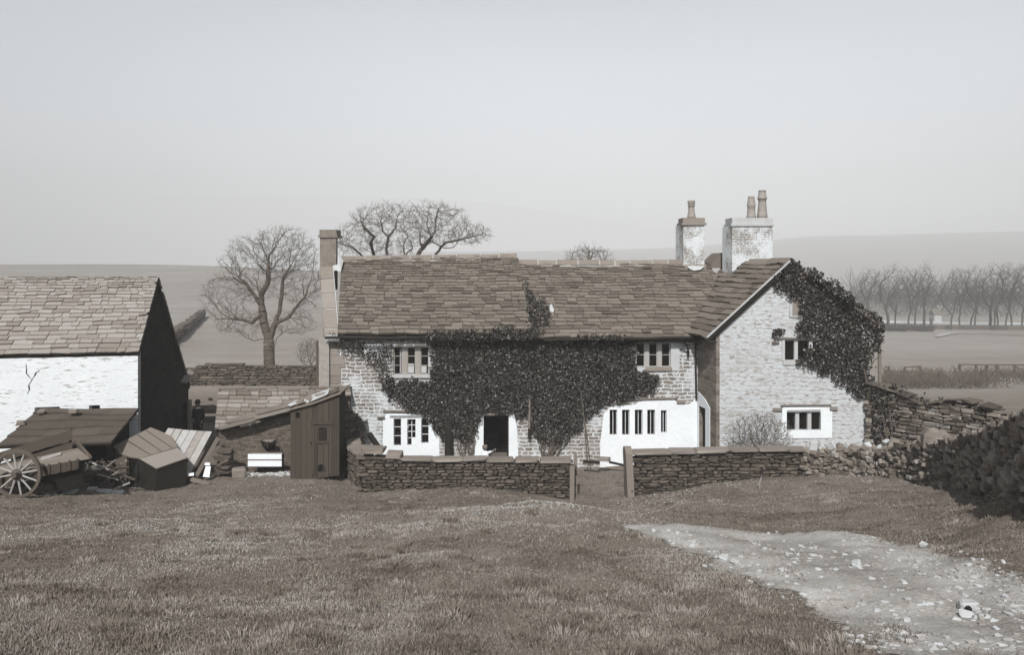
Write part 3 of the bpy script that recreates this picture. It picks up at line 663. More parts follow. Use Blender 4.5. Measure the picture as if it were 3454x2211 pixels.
# rainwater pipes
mb = MB(); mb.tube([P(2349, 1148, 27.7), P(2346, 1165, 27.85), P(2349, 1350, 27.92)], 0.035, 8); mb.tube([P(2296, 1150, 27.6), P(2318, 1165, 27.7), P(2322, 1190, 27.85), P(2321, 1205, 27.9)], 0.04, 6); mb.build('downpipe', M['lead'], house)
mb = MB(); mb.tube([P(2966, 1150, 26.9), P(2968, 1340, 26.9)], 0.06, 8); mb.box(WX(2955, 26.8), WX(2984, 26.8), 26.8, 27.0, WZ(1158, 26.8), WZ(1142, 26.8)); mb.box(WX(2958, 26.8), WX(2980, 26.8), 26.78, 27.0, WZ(1187, 26.8), WZ(1182, 26.8)); mb.build('downpipe', M['woodgrey'], house)
mb = MB(); mb.tube([P(1787, 1335, 27.86), P(1786, 1400, 27.86), P(1785, 1447, 27.86)], 0.045, 8); mb.build('downpipe', M['woodgrey'], house)
mb = MB(); mb.tube([P(1786, 1447, 27.86), P(1786, 1482, 27.86)], 0.06, 8); mb.build('downpipe_foot', M['lead'], house)

# ----- whitewashed surrounds (rendered bands proud of the stone)
def washed(name, x, bot, top, holes):
    mb = MB(); wall_strips(mb, (0, YF - 0.022, 0), (1, 0, 0), (0, -1, 0), x, bot, top, holes, 0.02); return mb.build(name, M['white'], house)
wob = lambda pts, s: interp([(fx(a), fz(b)) for a, b in pts])
xs = [fx(v) for v in range(1292, 1483, 10)]
washed('window_whitewash', xs, lambda x: -0.3, wob([(1290, 1425), (1297, 1397), (1420, 1395), (1452, 1414), (1462, 1450), (1480, 1468), (1484, 1490)], 1), W2)
washed('door_whitewash', [fx(v) for v in (1590, 1596, 1604, 1613, 1622, 1631)], lambda x: -0.2, wob([(1590, 1552), (1597, 1510), (1606, 1465), (1616, 1430), (1628, 1405), (1631, 1398)], 1), [])
washed('door_whitewash', [fx(v) for v in (1716, 1722, 1730, 1737, 1745, 1748)], lambda x: -0.2, wob([(1716, 1397), (1728, 1389), (1737, 1395), (1743, 1398), (1748, 1540)], 1), [])
washed('window_whitewash', [fx(v) for v in list(range(2024, 2352, 12)) + [2351]], interp([(fx(2020), -0.3), (fx(2060), -0.35), (fx(2352), -0.3)]),
       wob([(2020, 1550), (2026, 1470), (2032, 1405), (2048, 1385), (2060, 1374), (2140, 1366), (2160, 1354), (2280, 1349), (2285, 1366), (2330, 1364), (2352, 1338)], 1), W3)
mb = MB(); wall_strips(mb, (0, YW - 0.022, 0), (1, 0, 0), (0, -1, 0), [wx(v) for v in range(2638, 2812, 6)], interp([(wx(2638), wz(1480)), (wx(2812), wz(1478))]),
                       interp([(wx(2636), wz(1384)), (wx(2640), wz(1374)), (wx(2800), wz(1372)), (wx(2806), wz(1390)), (wx(2812), wz(1420))]), [WL], 0.02); mb.build('window_whitewash', M['white'], house)

# ----- windows: stone or timber frame with panes and bars
def window(hole, Y, lights, rail_rows, matf=None, fr=0.05, deep=0.10, sill=None, curtain=None, mull=0.09):
    x0, x1, z0, z1 = hole; n = lights; w = (x1 - x0 - mull * (n - 1)) / n; wn = bpy.data.objects.new('window', None); C.objects.link(wn); wn.parent = house; wn.location = -Vector(house.location)
    for k in range(n - 1):
        a = x0 + (k + 1) * w + k * mull; MB().box(a, a + mull, Y + deep - 0.03, Y + deep + 0.1, z0 + .001, z1 - .001).build('mullion', matf or M['woodframe'], wn)
    for k in range(n):
        a = x0 + k * (w + mull); b = a + w; fr_ = MB(); s = 0.035
        y0 = Y + deep; y1 = y0 + 0.05
        fr_.box(a, a + s, y0, y1, z0, z1); fr_.box(b - s, b, y0, y1, z0, z1); fr_.box(a + s, b - s, y0, y1, z0, z0 + s); fr_.box(a + s, b - s, y0, y1, z1 - s, z1)
        for r in range(1, rail_rows): zz = z0 + (z1 - z0) * r / rail_rows; fr_.box(a + s, b - s, y0 + .005, y1 - .01, zz - .011, zz + .011)
        fr_.build('casement', matf or M['woodframe'], wn)
        MB().box(a + s * .5, b - s * .5, y0 + .03, y0 + .036, z0 + .01, z1 - .01).build('pane', M['glass'], wn)
    return wn
# upper left window
w1 = window(W1, YF, 3, 3, None, mull=0.17)
mb = MB(); mb.box(W1[0] - .04, W1[1] + .05, YF - 0.06, YF + .10, W1[2] - 0.10, W1[2] + .005); mb.build('sill', M['dressed_pale'], w1)
for a, b, z in ((0.17, .22, .92), (0.47, .70, .40), (0.93, 1.16, .34)):   # pale half curtains behind the panes
    MB().box(W1[0] + a + .05, W1[0] + b + .03, YF + 0.122, YF + .126, W1[2] + .06, W1[2] + z).build('curtain', M['lace'], w1)
# lower left: three small lights in thick whitewashed stone
def lightbars(holes, Y, rows, mids, name='window'):
    mb = MB(); first = None
    for i, h in enumerate(holes):
        b = MB(); x0, x1, z0, z1 = h; s = 0.012
        for r in range(1, rows[i]): zz = z0 + (z1 - z0) * r / rows[i]; b.box(x0, x1, Y + .09, Y + .115, zz - s, zz + s)
        if mids[i]: b.box((x0 + x1) / 2 - s, (x0 + x1) / 2 + s, Y + .088, Y + .118, z0, z1)
        e = 0.018
        b.box(x0, x0 + e, Y + .085, Y + .12, z0, z1); b.box(x1 - e, x1, Y + .085, Y + .12, z0, z1)
        o = b.build(name, M['whiteframe'], house)
        MB().box(x0 + .002, x1 - .002, Y + .121, Y + .126, z0 + .002, z1 - .002).build('pane', M['glass'], o)
        if not first: first = o
    return first
w2 = lightbars(W2, YF, (3, 4, 3), (0, 1, 0))
mb = MB(); c = W2[1]; mb.box((c[0] + c[1]) / 2 + .01, c[1] + .005, YF + .03, YF + .075, c[2], c[2] + .26); mb.build('patched_pane', M['white'], w2); mb = MB(); mb.box(c[0], c[0] + .03, YF + .03, YF + .075, c[2] + .62, c[2] + .68); mb.build('patched_pane', M['white'], w2)
lightbars(W3, YF, (1, 1, 1, 1, 1), (1, 1, 1, 1, 1))
w4 = window(W4, YF, 3, 2, M['woodpale'], mull=0.13)
mb = MB(); mb.box(W4[0] + .34, W4[1] + .04, YF - .07, YF + .1, W4[2] - .12, W4[2] + .004); mb.build('sill', M['ashlar'], w4)
mb = MB(); wall_strips(mb, (0, YF - .015, 0), (1, 0, 0), (0, -1, 0), [fx(2143), fx(2147), fx(2263), fx(2280), fx(2292)], wob([(2143, 1258), (2180, 1256), (2292, 1250)], 0), wob([(2143, 1160), (2262, 1158), (2275, 1172), (2292, 1178)], 0), [W4], 0.01); mb.build('window_whitewash', M['dressed_pale'], house)
# wing windows
def mullioned(hole, xsplit, mw=0.09):
    x0, x1, z0, z1 = hole; xs = [x0] + list(xsplit) + [x1]; o = bpy.data.objects.new('window', None); C.objects.link(o); o.parent = house; o.location = -Vector(house.location)
    for x in xsplit: MB().box(x - mw / 2, x + mw / 2, YW + .02, YW + .16, z0 + .001, z1 - .001).build('mullion', M['dressed_pale'], o)
    for i, (a, b) in enumerate(zip(xs, xs[1:])):
        a += mw / 2 if i else 0; b -= mw / 2 if i < len(xs) - 2 else 0
        b_ = MB(); b_.box(a, b, YW + .13, YW + .135, z0 + .002, z1 - .002); b_.build('pane', M['glass'], o)
    return o
wl = mullioned(WL, (wx(2690), wx(2731)), 0.13); wu = mullioned(WU, (wx(2686), wx(2736)), 0.12)
mb = MB(); mb.box(WU[0] - .1, WU[0] - .003, YW - .028, YW + .1, WU[2] - .02, WU[3] + .05); mb.box(WU[0] - .06, WU[1] + .05, YW - .04, YW + .06, WU[2] - .16, WU[2] - .005); mb.build('sill', M['dressed_pale'], wu)
mb = MB()   # attic niche with arched head
def arch(r, h, cx_, zb, n=10): return [(cx_ - r, zb), (cx_ + r, zb)] + [(cx_ + r * math.cos(math.pi * k / n), zb + h + r * math.sin(math.pi * k / n)) for k in range(n + 1)]
cxn, zb = wx(2682), wz(1070)
mb.prism([(x, YW - .045, z) for x, z in arch(.21, .38, cxn, zb)], (0, .04, 0)); na = mb.build('attic_niche', M['dressed_pale'], house)
mb = MB(); mb.prism([(x, YW - .05, z) for x, z in arch(.13, .40, cxn + .02, zb + .05)], (0, .004, 0)); mb.build('blocked_light', M['ashlar'], na)
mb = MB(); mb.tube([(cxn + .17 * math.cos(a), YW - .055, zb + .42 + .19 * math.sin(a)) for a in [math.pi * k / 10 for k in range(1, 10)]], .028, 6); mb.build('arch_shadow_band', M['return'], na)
# hood moulds over the windows
def hood(segs, Y, mat=None):
    mb = MB()
    for x0, y0, x1, y1, h in segs: mb.hexa([P(x0, y0 + h, Y - .07), P(x1, y1 + h, Y - .07), P(x1, y1 + h, Y - .01) + Vector((0, .0, 0)), P(x0, y0 + h, Y - .01), P(x0, y0, Y - .09), P(x1, y1, Y - .09), P(x1, y1, Y - .01), P(x0, y0, Y - .01)])
    mb.build('hood_mould', mat or M['ashlar'], house)
hood([(1293, 1384, 1424, 1388, 8), (1273, 1407, 1298, 1407, 8)], YF, M['return'])
hood([(2105, 1346, 2286, 1342, 6), (2283, 1352, 2311, 1352, 11)], YF)
hood([(2612, 1139, 2790, 1142, 6), (2604, 1154, 2629, 1154, 6)], YW, M['return'])
hood([(2634, 1366, 2804, 1365, 6), (2608, 1378, 2638, 1378, 10), (2800, 1373, 2826, 1373, 12)], YW)
hood([(2655, 1384, 2768, 1382, 7)], YW, M['dressed_pale'])
hood([(1315, 1402, 1436, 1402, 6)], YF, M['dressed_pale'])
mb = MB(); mb.hexa([P(1632, 1403, 27.95), P(1716, 1403, 27.95), P(1716, 1403, 28.1), P(1632, 1403, 28.1), P(1632, 1395, 27.95), P(1716, 1395, 27.95), P(1716, 1395, 28.1), P(1632, 1395, 28.1)]); mb.build('lintel', M['ashlar'], house)
MB().box(DOOR[1] - .06, DOOR[1] - .002, 28.12, 28.95, -.1, DOOR[3] - .03).build('door', M['wooddark'], house)
# squared stones in the left corner of the front
rg = np.random.default_rng(21); mb = MB(); z = 0.0
while z < 4.3:
    h = rg.uniform(.24, .42); l = rg.uniform(.35, .62); stone(mb, (fx(1111) + l / 2, YF, z + h / 2), (l, .05, h - .015), None, .04, .08, rg); z += h
mb.build('quoins', M['ashlar'], house)
# white stop end of the roof valley and stray pale patch by the ivy
mb = MB(); mb.prism([P(1853, 1034, 28.95), P(1861, 1031, 28.95), P(1868, 1045, 28.8), P(1866, 1074, 28.5), P(1857, 1076, 28.5)], (0, .1, .05)); mb.build('flashing', M['dressed_pale'], house)
mb = MB(); mb.prism([P(2398, 893, 31.1), P(2438, 855, 31.1), P(2446, 853, 31.1), P(2480, 884, 31.1), P(2480, 905, 31.1), P(2398, 905, 31.1)], (-.1, 1.4, 0)); mb.build('rear_gable_peak', M['slate'], house)
# ================================================================ IVY
def ivy(name, label, polys, Y, per_m2, mat, seed, thick=0.16, size=(0.055, 0.10), stems=(), tilt=None, lump=1.0):
    "leaves spread through the depth of a mat hanging on a wall; polys are (outline in survey pixels, depth, density)"
    rg = np.random.default_rng(seed); Vs = []; tot = 0
    for poly, Yp, dens in polys:
        Yf_ = (lambda x, y: np.full(np.shape(x), Yp)) if not callable(Yp) else Yp
        xs = [p[0] for p in poly]; ys = [p[1] for p in poly]; Ym = float(np.mean(Yf_(np.array(xs), np.array(ys))))
        area = (max(xs) - min(xs)) * (max(ys) - min(ys)) * (Ym / F) ** 2; n = int(area * per_m2 * dens)
        px = rg.uniform(min(xs), max(xs), n); py = rg.uniform(min(ys), max(ys), n)
        jx = px + 13 * (vnoise(px / 13, py / 13, seed) - .5) * 2 + rg.normal(0, 4, n); jy = py + 13 * (vnoise(px / 13, py / 13, seed + 5) - .5) * 2 + rg.normal(0, 4, n)
        k = inpoly(jx, jy, poly) & (rg.random(n) < np.clip((fbm(px / 19, py / 19, seed + 8) - .12) * 5, .25, 1)); px, py = px[k], py[k]; Yv = Yf_(px, py)
        bulge = 0.35 + 0.65 * fbm(px / 26, py / 26, seed + 3) * lump
        d = rg.uniform(0.0, 1.0, len(px)) ** 0.7 * thick * bulge * 1.6 + 0.02
        X = (px - X0) / F * Yv; Z = CZ - (py - HY) / F * Yv; Yv = Yv - d
        m = len(px); tot += m
        nrm = np.stack([rg.normal(0, .65, m), -1 + rg.normal(0, .3, m), rg.normal(.35, .55, m)], 1); nrm /= np.linalg.norm(nrm, axis=1)[:, None]
        tip = np.stack([rg.normal(0, .8, m), rg.normal(0, .2, m), -1 + rg.normal(0, .5, m)], 1)
        tip -= nrm * (tip * nrm).sum(1)[:, None]; tip /= np.linalg.norm(tip, axis=1)[:, None]; sd = np.cross(nrm, tip)
        s = rg.uniform(*size, m)[:, None]; c = np.stack([X, Yv, Z], 1)
        Vs.append(np.stack([c - tip * s * .45, c + sd * s * .5 - nrm * s * .12 - tip * s * .1, c + tip * s * .6, c - sd * s * .5 - nrm * s * .12 - tip * s * .1], 1))
    V = np.concatenate(Vs).reshape(-1, 3); Fc = np.arange(len(V)).reshape(-1, 4)
    t = thing(name, label, 'ivy', (float(V[:, 0].mean()), float(V[:, 1].mean()), float(V[:, 2].min())))
    mesh_np('foliage', V, Fc, mat, t)
    if stems:
        mb = MB()
        for st in stems:
            pts, r = st; mb.tube(pts, [r * (1 - .7 * i / (len(pts) - 1)) for i in range(len(pts))], 5)
        mb.build('stem', M['bark'], t)
    return t
FACADE = [(1010 * 1.4356, 1146), (1300, 1150), (1290, 1166), (1325, 1168), (1330, 1160)]
main_poly = [(1448, 1150), (2140, 1150), (2143, 1163), (2140, 1200), (2143, 1256), (2216, 1263), (2228, 1280), (2199, 1317), (2166, 1333), (2116, 1346), (2049, 1367), (1972, 1410), (1958, 1440), (1930, 1470), (1895, 1500),
             (1848, 1500), (1823, 1494), (1798, 1459), (1777, 1413), (1742, 1396), (1728, 1389), (1632, 1394), (1618, 1425), (1604, 1452), (1596, 1490), (1568, 1500), (1540, 1470), (1530, 1460), (1498, 1478), (1465, 1452), (1451, 1413), (1367, 1382), (1338, 1357), (1296, 1318), (1289, 1290), (1300, 1278),
             (1318, 1284), (1452, 1283), (1456, 1262), (1453, 1180)]
left_poly = [(1128, 1152), (1325, 1150), (1322, 1270), (1300, 1285), (1262, 1248), (1215, 1212), (1180, 1192), (1140, 1172)]
stems = []
rg = np.random.default_rng(5)
def stem_path(x0, y0, x1, y1, Y=27.9, w=7, n=6):
    return [P(x0 + (x1 - x0) * k / n + rg.normal(0, w) * math.sin(math.pi * k / n), y0 + (y1 - y0) * k / n, Y - 0.02 - .03 * rg.random()) for k in range(n + 1)]
for tx, ty in ((1806, 1455), (1822, 1440), (1840, 1430), (1856, 1420), (1875, 1435), (1896, 1440), (1915, 1430), (1938, 1442), (1950, 1425), (1868, 1470), (1900, 1480)): stems.append((stem_path(1848 + rg.normal(0, 9), 1562, tx, ty), .032))
for bx in (1838, 1855, 1846): stems.append((stem_path(bx, 1565, bx + rg.normal(0, 6), 1500), .05))
for tx, ty in ((1540, 1450), (1555, 1440), (1575, 1445), (1590, 1450), (1570, 1480), (1600, 1470)): stems.append((stem_path(1548 + rg.normal(0, 4), 1560, tx, ty), .028))
for tx, ty in ((1568, 1460), (1585, 1470), (1600, 1450), (1606, 1430)): stems.append((stem_path(1592 + rg.normal(0, 4), 1560, tx, ty), .034))
roofY = lambda x, y: 27.62 + (1130 - np.asarray(y)) / (1130 - 872) * 3.6 - 0.02
ivy('ivy', 'dense glossy ivy covering the middle of the house front around the open doorway',
    [(main_poly, YF, 1.0), (left_poly, YF, 0.13), ([(1128, 1152), (1230, 1150), (1226, 1192), (1190, 1190), (1150, 1172)], YF, .35), ([(1236, 1180), (1322, 1172), (1318, 1285), (1300, 1310), (1262, 1245)], YF, .2),
     ([(1440, 1118), (1640, 1110), (1790, 1120), (1795, 1146), (1420, 1146)], 27.56, .75), ([(1660, 1118), (1680, 1095), (1725, 1092), (1740, 1112), (1800, 1125), (1800, 1146), (1660, 1146)], 27.54, .7),
     ([(1764, 985), (1780, 975), (1800, 1000), (1838, 1010), (1852, 1040), (1858, 1070), (1830, 1095), (1822, 1130), (1800, 1146), (1785, 1120), (1790, 1090), (1760, 1050), (1745, 1030)], roofY, .9),
     ([(1766, 940), (1776, 940), (1785, 985), (1768, 1000)], roofY, .35),
     ([(1946, 1130), (2060, 1126), (2110, 1132), (2112, 1148), (1940, 1148)], 27.56, .8), ([(1110, 1122), (1165, 1128), (1170, 1140), (1110, 1138)], 27.54, .3)],
    YF, 1700, M['ivy'], 31, 0.16, (.04, .072), stems=stems)
# old stump of ivy trunk beside the lower window
t = thing('ivy_stump', 'thick dark cut ivy trunk standing against the house between window and doorway', 'trunk', P(1515, 1555, 27.8)); mb = MB()
mb.tube([P(1515, 1575, 27.85), P(1514, 1530, 27.82), P(1513, 1480, 27.8), P(1516, 1445, 27.82), P(1514, 1425, 27.85)], [.19, .155, .14, .15, .12], 10); mb.build('bole', M['wooddark'], t, True)
mb = MB(); mb.tube([P(1505, 1438, 27.72), P(1535, 1462, 27.7)], .008, 4); mb.build('twig', M['woodpale'], t)

wing_poly = [(2668, 872), (2729, 908), (2794, 960), (2887, 1010), (2922, 1050), (2961, 1070), (2976, 1101), (2972, 1136), (2956, 1165), (2934, 1215), (2931, 1279), (2918, 1338), (2882, 1343), (2863, 1314), (2823, 1279), (2744, 1249), (2680, 1222), (2705, 1188), (2735, 1165), (2794, 1146), (2690, 1131), (2695, 1067), (2690, 1017), (2650, 985), (2606, 968), (2601, 938), (2640, 893)]
st2 = [([P(2930, 1345, 26.2), P(2925, 1300, 26.2), P(2915, 1250, 26.2), P(2880, 1180, 26.2)], .05), ([P(2934, 1240, 26.3), P(2950, 1215, 26.4), P(2966, 1205, 26.6)], .03)]
ivy('ivy', 'ivy hanging down the right half of the projecting gable from its peak', [(wing_poly, YW - .02, 1.0), ([(2729, 905), (2780, 935), (2850, 985), (2895, 1012), (2890, 1030), (2820, 1000), (2740, 940)], YW - .2, .7), ([(2800, 985), (2850, 985), (2890, 1005), (2880, 1022)], YW - .5, .5),
     ([(2922, 1050), (2961, 1070), (2978, 1101), (2972, 1140), (2958, 1165), (2925, 1160)], YW + .25, .8)], YW, 1250, M['ivy'], 41, 0.15, (.045, .085), stems=st2)
ivy('ivy', 'small clump of ivy above the upper gable window', [([(2604, 1112), (2612, 1108), (2620, 1116), (2634, 1112), (2645, 1110), (2640, 1130), (2628, 1145), (2612, 1142)], YW - .03, .9)], YW, 900, M['ivy'], 43, .08)

# ================================================================ BARN (turned a little to the left)
BA = math.radians(11); bu = Vector((math.cos(BA), math.sin(BA), 0)); bg = Vector((-math.sin(BA), math.cos(BA), 0))
A = Vector((WX(465, 27.0), 27.0, 0)); zE = WZ(1183, 27.0); ap = 2.57; zA = 6.74; rear = 8.0; zR = 1.75
barn = thing('barn', 'stone barn with whitewashed front, dark gable end and pale slate roof', 'barn', tuple(A))
Lb = 9.5; o = A - bu * Lb
sl = [(Lb - (465 - a) * 27 / F, Lb - (465 - b) * 27 / F, WZ(c, 26.9), WZ(d, 26.9)) for a, b, c, d in ((148, 224, 1400, 1366), (313, 347, 1400, 1365))]
mb = MB(); wall_strips(mb, o, bu, -bg, [0, Lb], lambda x: -.8, lambda x: zE, sl, .35); mb.build('wall', M['barnwhite'], barn)
mb = MB()
for i, (a, b, c, d) in enumerate(sl):
    mb.hexa([o + bu * a + bg * .3 + Vector((0, 0, c)), o + bu * b + bg * .3 + Vector((0, 0, c)), o + bu * b + bg * .34 + Vector((0, 0, c)), o + bu * a + bg * .34 + Vector((0, 0, c)), o + bu * a + bg * .3 + Vector((0, 0, d)), o + bu * b + bg * .3 + Vector((0, 0, d)), o + bu * b + bg * .34 + Vector((0, 0, d)), o + bu * a + bg * .34 + Vector((0, 0, d))])
mb.build('vent_slit', M['interior_shade'], barn)
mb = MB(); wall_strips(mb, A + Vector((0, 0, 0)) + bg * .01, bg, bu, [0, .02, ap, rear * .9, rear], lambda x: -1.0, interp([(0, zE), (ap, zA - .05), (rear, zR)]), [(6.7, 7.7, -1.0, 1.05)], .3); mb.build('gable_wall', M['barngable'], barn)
mb = MB(); mb.hexa([A + bg * 7.72 + bu * .02 + Vector((0, 0, -1)), A + bg * 7.72 + bu * .14 + Vector((0, 0, -1)), A + bg * 7.9 + bu * .14 + Vector((0, 0, -1)), A + bg * 7.9 + bu * .02 + Vector((0, 0, -1)), A + bg * 7.72 + bu * .02 + Vector((0, 0, 1.1)), A + bg * 7.72 + bu * .14 + Vector((0, 0, 1.1)), A + bg * 7.9 + bu * .14 + Vector((0, 0, 1.1)), A + bg * 7.9 + bu * .02 + Vector((0, 0, 1.1))])
mb.build('door_jamb', M['ashlar'], barn)
mb = MB(); mb.hexa([A + bg * 6.4 + bu * .01 + Vector((0, 0, 2.08)), A + bg * 6.4 + bu * .25 + Vector((0, 0, 2.03)), A + bg * 8.0 + bu * .25 + Vector((0, 0, 2.25)), A + bg * 8.1 + bu * .01 + Vector((0, 0, 2.4)), A + bg * 6.4 + bu * .01 + Vector((0, 0, 2.14)), A + bg * 6.4 + bu * .25 + Vector((0, 0, 2.09)), A + bg * 8.0 + bu * .25 + Vector((0, 0, 2.31)), A + bg * 8.1 + bu * .01 + Vector((0, 0, 2.47))]); mb.build('door_hood', M['ashlar'], barn)
EV = lambda s: A + bu * s - bg * .12 + Vector((0, 0, zE - .06)); RG = lambda s: A + bu * s + bg * ap + Vector((0, 0, zA)); RE = lambda s: A + bu * s + bg * (rear + .15) + Vector((0, 0, zR - .05))
slates('roof', EV(-Lb), EV(.07), RG(-Lb) + Vector((0, 0, .05)), RG(.07), 21, .40, M['barnslate'], barn, sag=.03, seed=14, power=1.25, th=.04)
patch_slab('roof_boarding', EV(-Lb), EV(.05), RG(-Lb), RG(.05), .1, M['underlay'], barn)
slates('roof', RE(.07), RE(-Lb), RG(.07), RG(-Lb), 20, .5, M['barnslate'], barn, sag=.03, seed=15); patch_slab('roof_boarding', RE(.05), RE(-Lb), RG(.05), RG(-Lb), .1, M['underlay'], barn)
mb = MB(); q = lambda s, d, z: A + bu * s + bg * d + Vector((0, 0, z))
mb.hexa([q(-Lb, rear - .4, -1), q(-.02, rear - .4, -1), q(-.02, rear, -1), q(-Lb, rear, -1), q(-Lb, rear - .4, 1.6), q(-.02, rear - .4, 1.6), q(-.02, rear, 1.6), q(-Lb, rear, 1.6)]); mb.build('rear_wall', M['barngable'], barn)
mb = MB(); mb.hexa([q(-Lb, .4, -.9), q(-.4, .4, -.9), q(-.4, rear - .5, -.9), q(-Lb, rear - .5, -.9), q(-Lb, .4, 1.5), q(-.4, .4, 1.5), q(-.4, rear - .5, 1.5), q(-Lb, rear - .5, 1.5)]); mb.build('interior_shade', M['interior_shade'], barn)
mb = MB()   # the long crack in the barn wall
ck = [(116, 1228), (118, 1246), (116, 1258), (126, 1272), (134, 1282), (124, 1300), (126, 1316), (120, 1328)]; ck2 = [(134, 1282), (142, 1268), (146, 1258), (158, 1250)]
crk = lambda x, y: o + bu * (Lb - (465 - x) * 26.5 / F) - bg * .006 + Vector((0, 0, WZ(y, 26.4)))
for line in (ck, ck2):
    for (xa, ya), (xb, yb) in zip(line, line[1:]):
        w = RNG.uniform(1.2, 3.2); mb.add([crk(xa - w / 2, ya), crk(xa + w, ya), crk(xb + w, yb), crk(xb - w / 2, yb)], [(0, 1, 2, 3)])
mb.build('wall_crack', M['wallcore'], barn)

# low lean-to in front of the barn
shed = thing('lean_to', 'low lean-to shed with dark felted roof against the whitewashed barn', 'shed', tuple(P(250, 1600, 25)))
t0, t1, s0, s1 = P(138, 1376, 26.35), P(468, 1379, 26.75), P(-8, 1506, 23.7), P(376, 1492, 24.2)
mb = MB(); rows = 5; rg = np.random.default_rng(2)
for k in range(rows):
    n = 4
    for j in range(n):
        f0, f1 = k / rows, (k + 1) / rows; u0, u1 = j / n + (0.06 if k % 2 and j else 0), (j + 1) / n + (0.06 if k % 2 and j < n - 1 else 0)
        B = lambda u, f, h: s0.lerp(s1, u).lerp(t0.lerp(t1, u), f) + Vector((0, -.15 * h, h + .04 * math.sin(f * 9 + u * 5) * (1 if 0 < u < 1 else .3)))
        lo = .02 + rg.uniform(0, .02); mb.hexa([B(u0, f0, -.02), B(u1, f0, -.02), B(u1, f1, -.02), B(u0, f1, -.02), B(u0, f0, lo + .02), B(u1, f0, lo + .02), B(u1, f1, .003), B(u0, f1, .003)])
mb.build('roof', M['felt'], shed)
mb = MB(); dn = Vector((0, 0, -.09)); mb.hexa([p + dn for p in (s0, s1, t1, t0)] + [p + Vector((0, 0, -.03)) for p in (s0, s1, t1, t0)]); mb.build('roof_boarding', M['wooddark'], shed)
mb = MB(); g0 = Vector((0, .15, -.1)); base = lambda p: Vector((p.x, p.y, gz(p.x, p.y) - .2))
c4 = [s0 + Vector((.25, .25, -.1)), s1 + Vector((-.3, .25, -.1)), t1 + Vector((-.3, -.05, -.1)), t0 + Vector((.25, -.05, -.1))]; bb = [base(p) for p in c4]
for i in (1, 2, 3): mb.add([bb[i], bb[(i + 1) % 4], c4[(i + 1) % 4], c4[i]], [(0, 1, 2, 3)])
mb.build('wall', M['barngable'], shed)
mb = MB(); rg = np.random.default_rng(4)
drystone(mb, Path([(c4[0].x, c4[0].y), (c4[1].x, c4[1].y)]), lambda t: bb[0].z, lambda t: bb[0].z + .75, .3, (.10, .18), (.2, .5), rg); mb.build('front_wall', M['rubble'], shed)
for px_, py_, s in ((247, 1408, .2), (140, 1411, .16), (70, 1446, .18)):
    Yk = 25.8 if py_ < 1420 else 25.0; tt = P(px_, py_, Yk); f = (tt.y - s0.y) / (t0.y - s0.y); zz = s0.z + (t0.z - s0.z) * f + .06
    mb = MB(); stone(mb, (tt.x, tt.y, zz + s * .3), (s * 1.3, s, s * .7), rotz(.4), .3, .2, RNG); tag(mb.build('stone', M['coping']), {247: 'largest loose stone weighing down the dark lean-to roof', 140: 'flat loose stone on the upper left of the dark lean-to roof', 70: 'small pale stone low on the left edge of the lean-to roof'}[px_], 'stone', 'stones on the lean-to roof')

# ================================================================ BRICK OUTHOUSE AND PRIVY
oh = thing('outhouse', 'low brown brick outhouse with mossy stone slate roof beside the house', 'outhouse', tuple(P(850, 1592, 26.4)))
q00, q10, q01, q11 = P(725, 1449, 26.0), P(1132, 1346, 27.27), P(737, 1312, 27.8), P(1182, 1312, 27.85)
q10r = q00 + (q11 - q01); v10 = (q10.z - q00.z) / (q01.z - q00.z); u10 = (q10.x - q00.x - v10 * (q01.x - q00.x)) / (q11.x - q01.x)
slates('roof', q00, q10r, q01, q11, 10, .42, M['lowslate'], oh, sag=.02, seed=17, power=1.0, th=.05, clip=lambda u, v: v > v10 * u / u10 - .02); patch_slab('roof_boarding', q00, q10, q01, q11, .1, M['underlay'], oh)
mb = MB(); rg = np.random.default_rng(9)
for a, b in ((0, .2), (.2, .45), (.45, .7), (.7, 1.0)): stone(mb, q01.lerp(q11, (a + b) / 2) + Vector((0, 0, .04)), ((q11 - q01).length * (b - a) - .02, .3, .07), None, .06, .1, rg)
mb.build('ridge_stones', M['ridge'], oh)
mb = MB(); sd_ = (q10 - q00); an = math.atan2(sd_.y, sd_.x); pt = math.atan2(sd_.z, math.hypot(sd_.x, sd_.y))
for a, b, dz, dy in ((0.04, .34, 0.00, -.1), (.2, .37, -.09, -.02), (.33, .62, .05, -.12), (.33, .62, .19, -.02), (.08, .35, .13, .02)):
    c = q00.lerp(q10, (a + b) / 2) + Vector((0, dy, dz + .02)); stone(mb, c, (sd_.length * (b - a), .38, .10), rotz(an) @ roty(-pt), .08, .14, rg)
mb.build('verge_slabs', M['coping'], oh)
wl_ = q10 - q00; wu_ = Vector((wl_.x, wl_.y, 0)); Lw = wu_.length; wn_ = wu_.normalized()
mb = MB(); w0 = Vector((q00.x, q00.y + .2, 0)) + wn_ * .1
wall_strips(mb, w0, wn_, Vector((wn_.y, -wn_.x, 0)), [0, Lw], lambda x: -.6, lambda x: q00.z + (q10.z - q00.z) * x / Lw - .1, [], .25); mb.build('wall', M['brick'], oh)
mb = MB(); mb.hexa([w0 + Vector((0, .26, -.6)), w0 + Vector((.25, .26, -.6)), Vector((q01.x + .3, 27.9, -.6)), Vector((q01.x + .05, 27.9, -.6)), w0 + Vector((0, .26, 1.5)), w0 + Vector((.25, .26, 1.5)), Vector((q01.x + .3, 27.9, 2.6)), Vector((q01.x + .05, 27.9, 2.6))])
mb.box(q01.x + .05, q11.x, 27.75, 27.95, -.6, q01.z - .1); mb.build('rear_wall', M['brick'], oh)
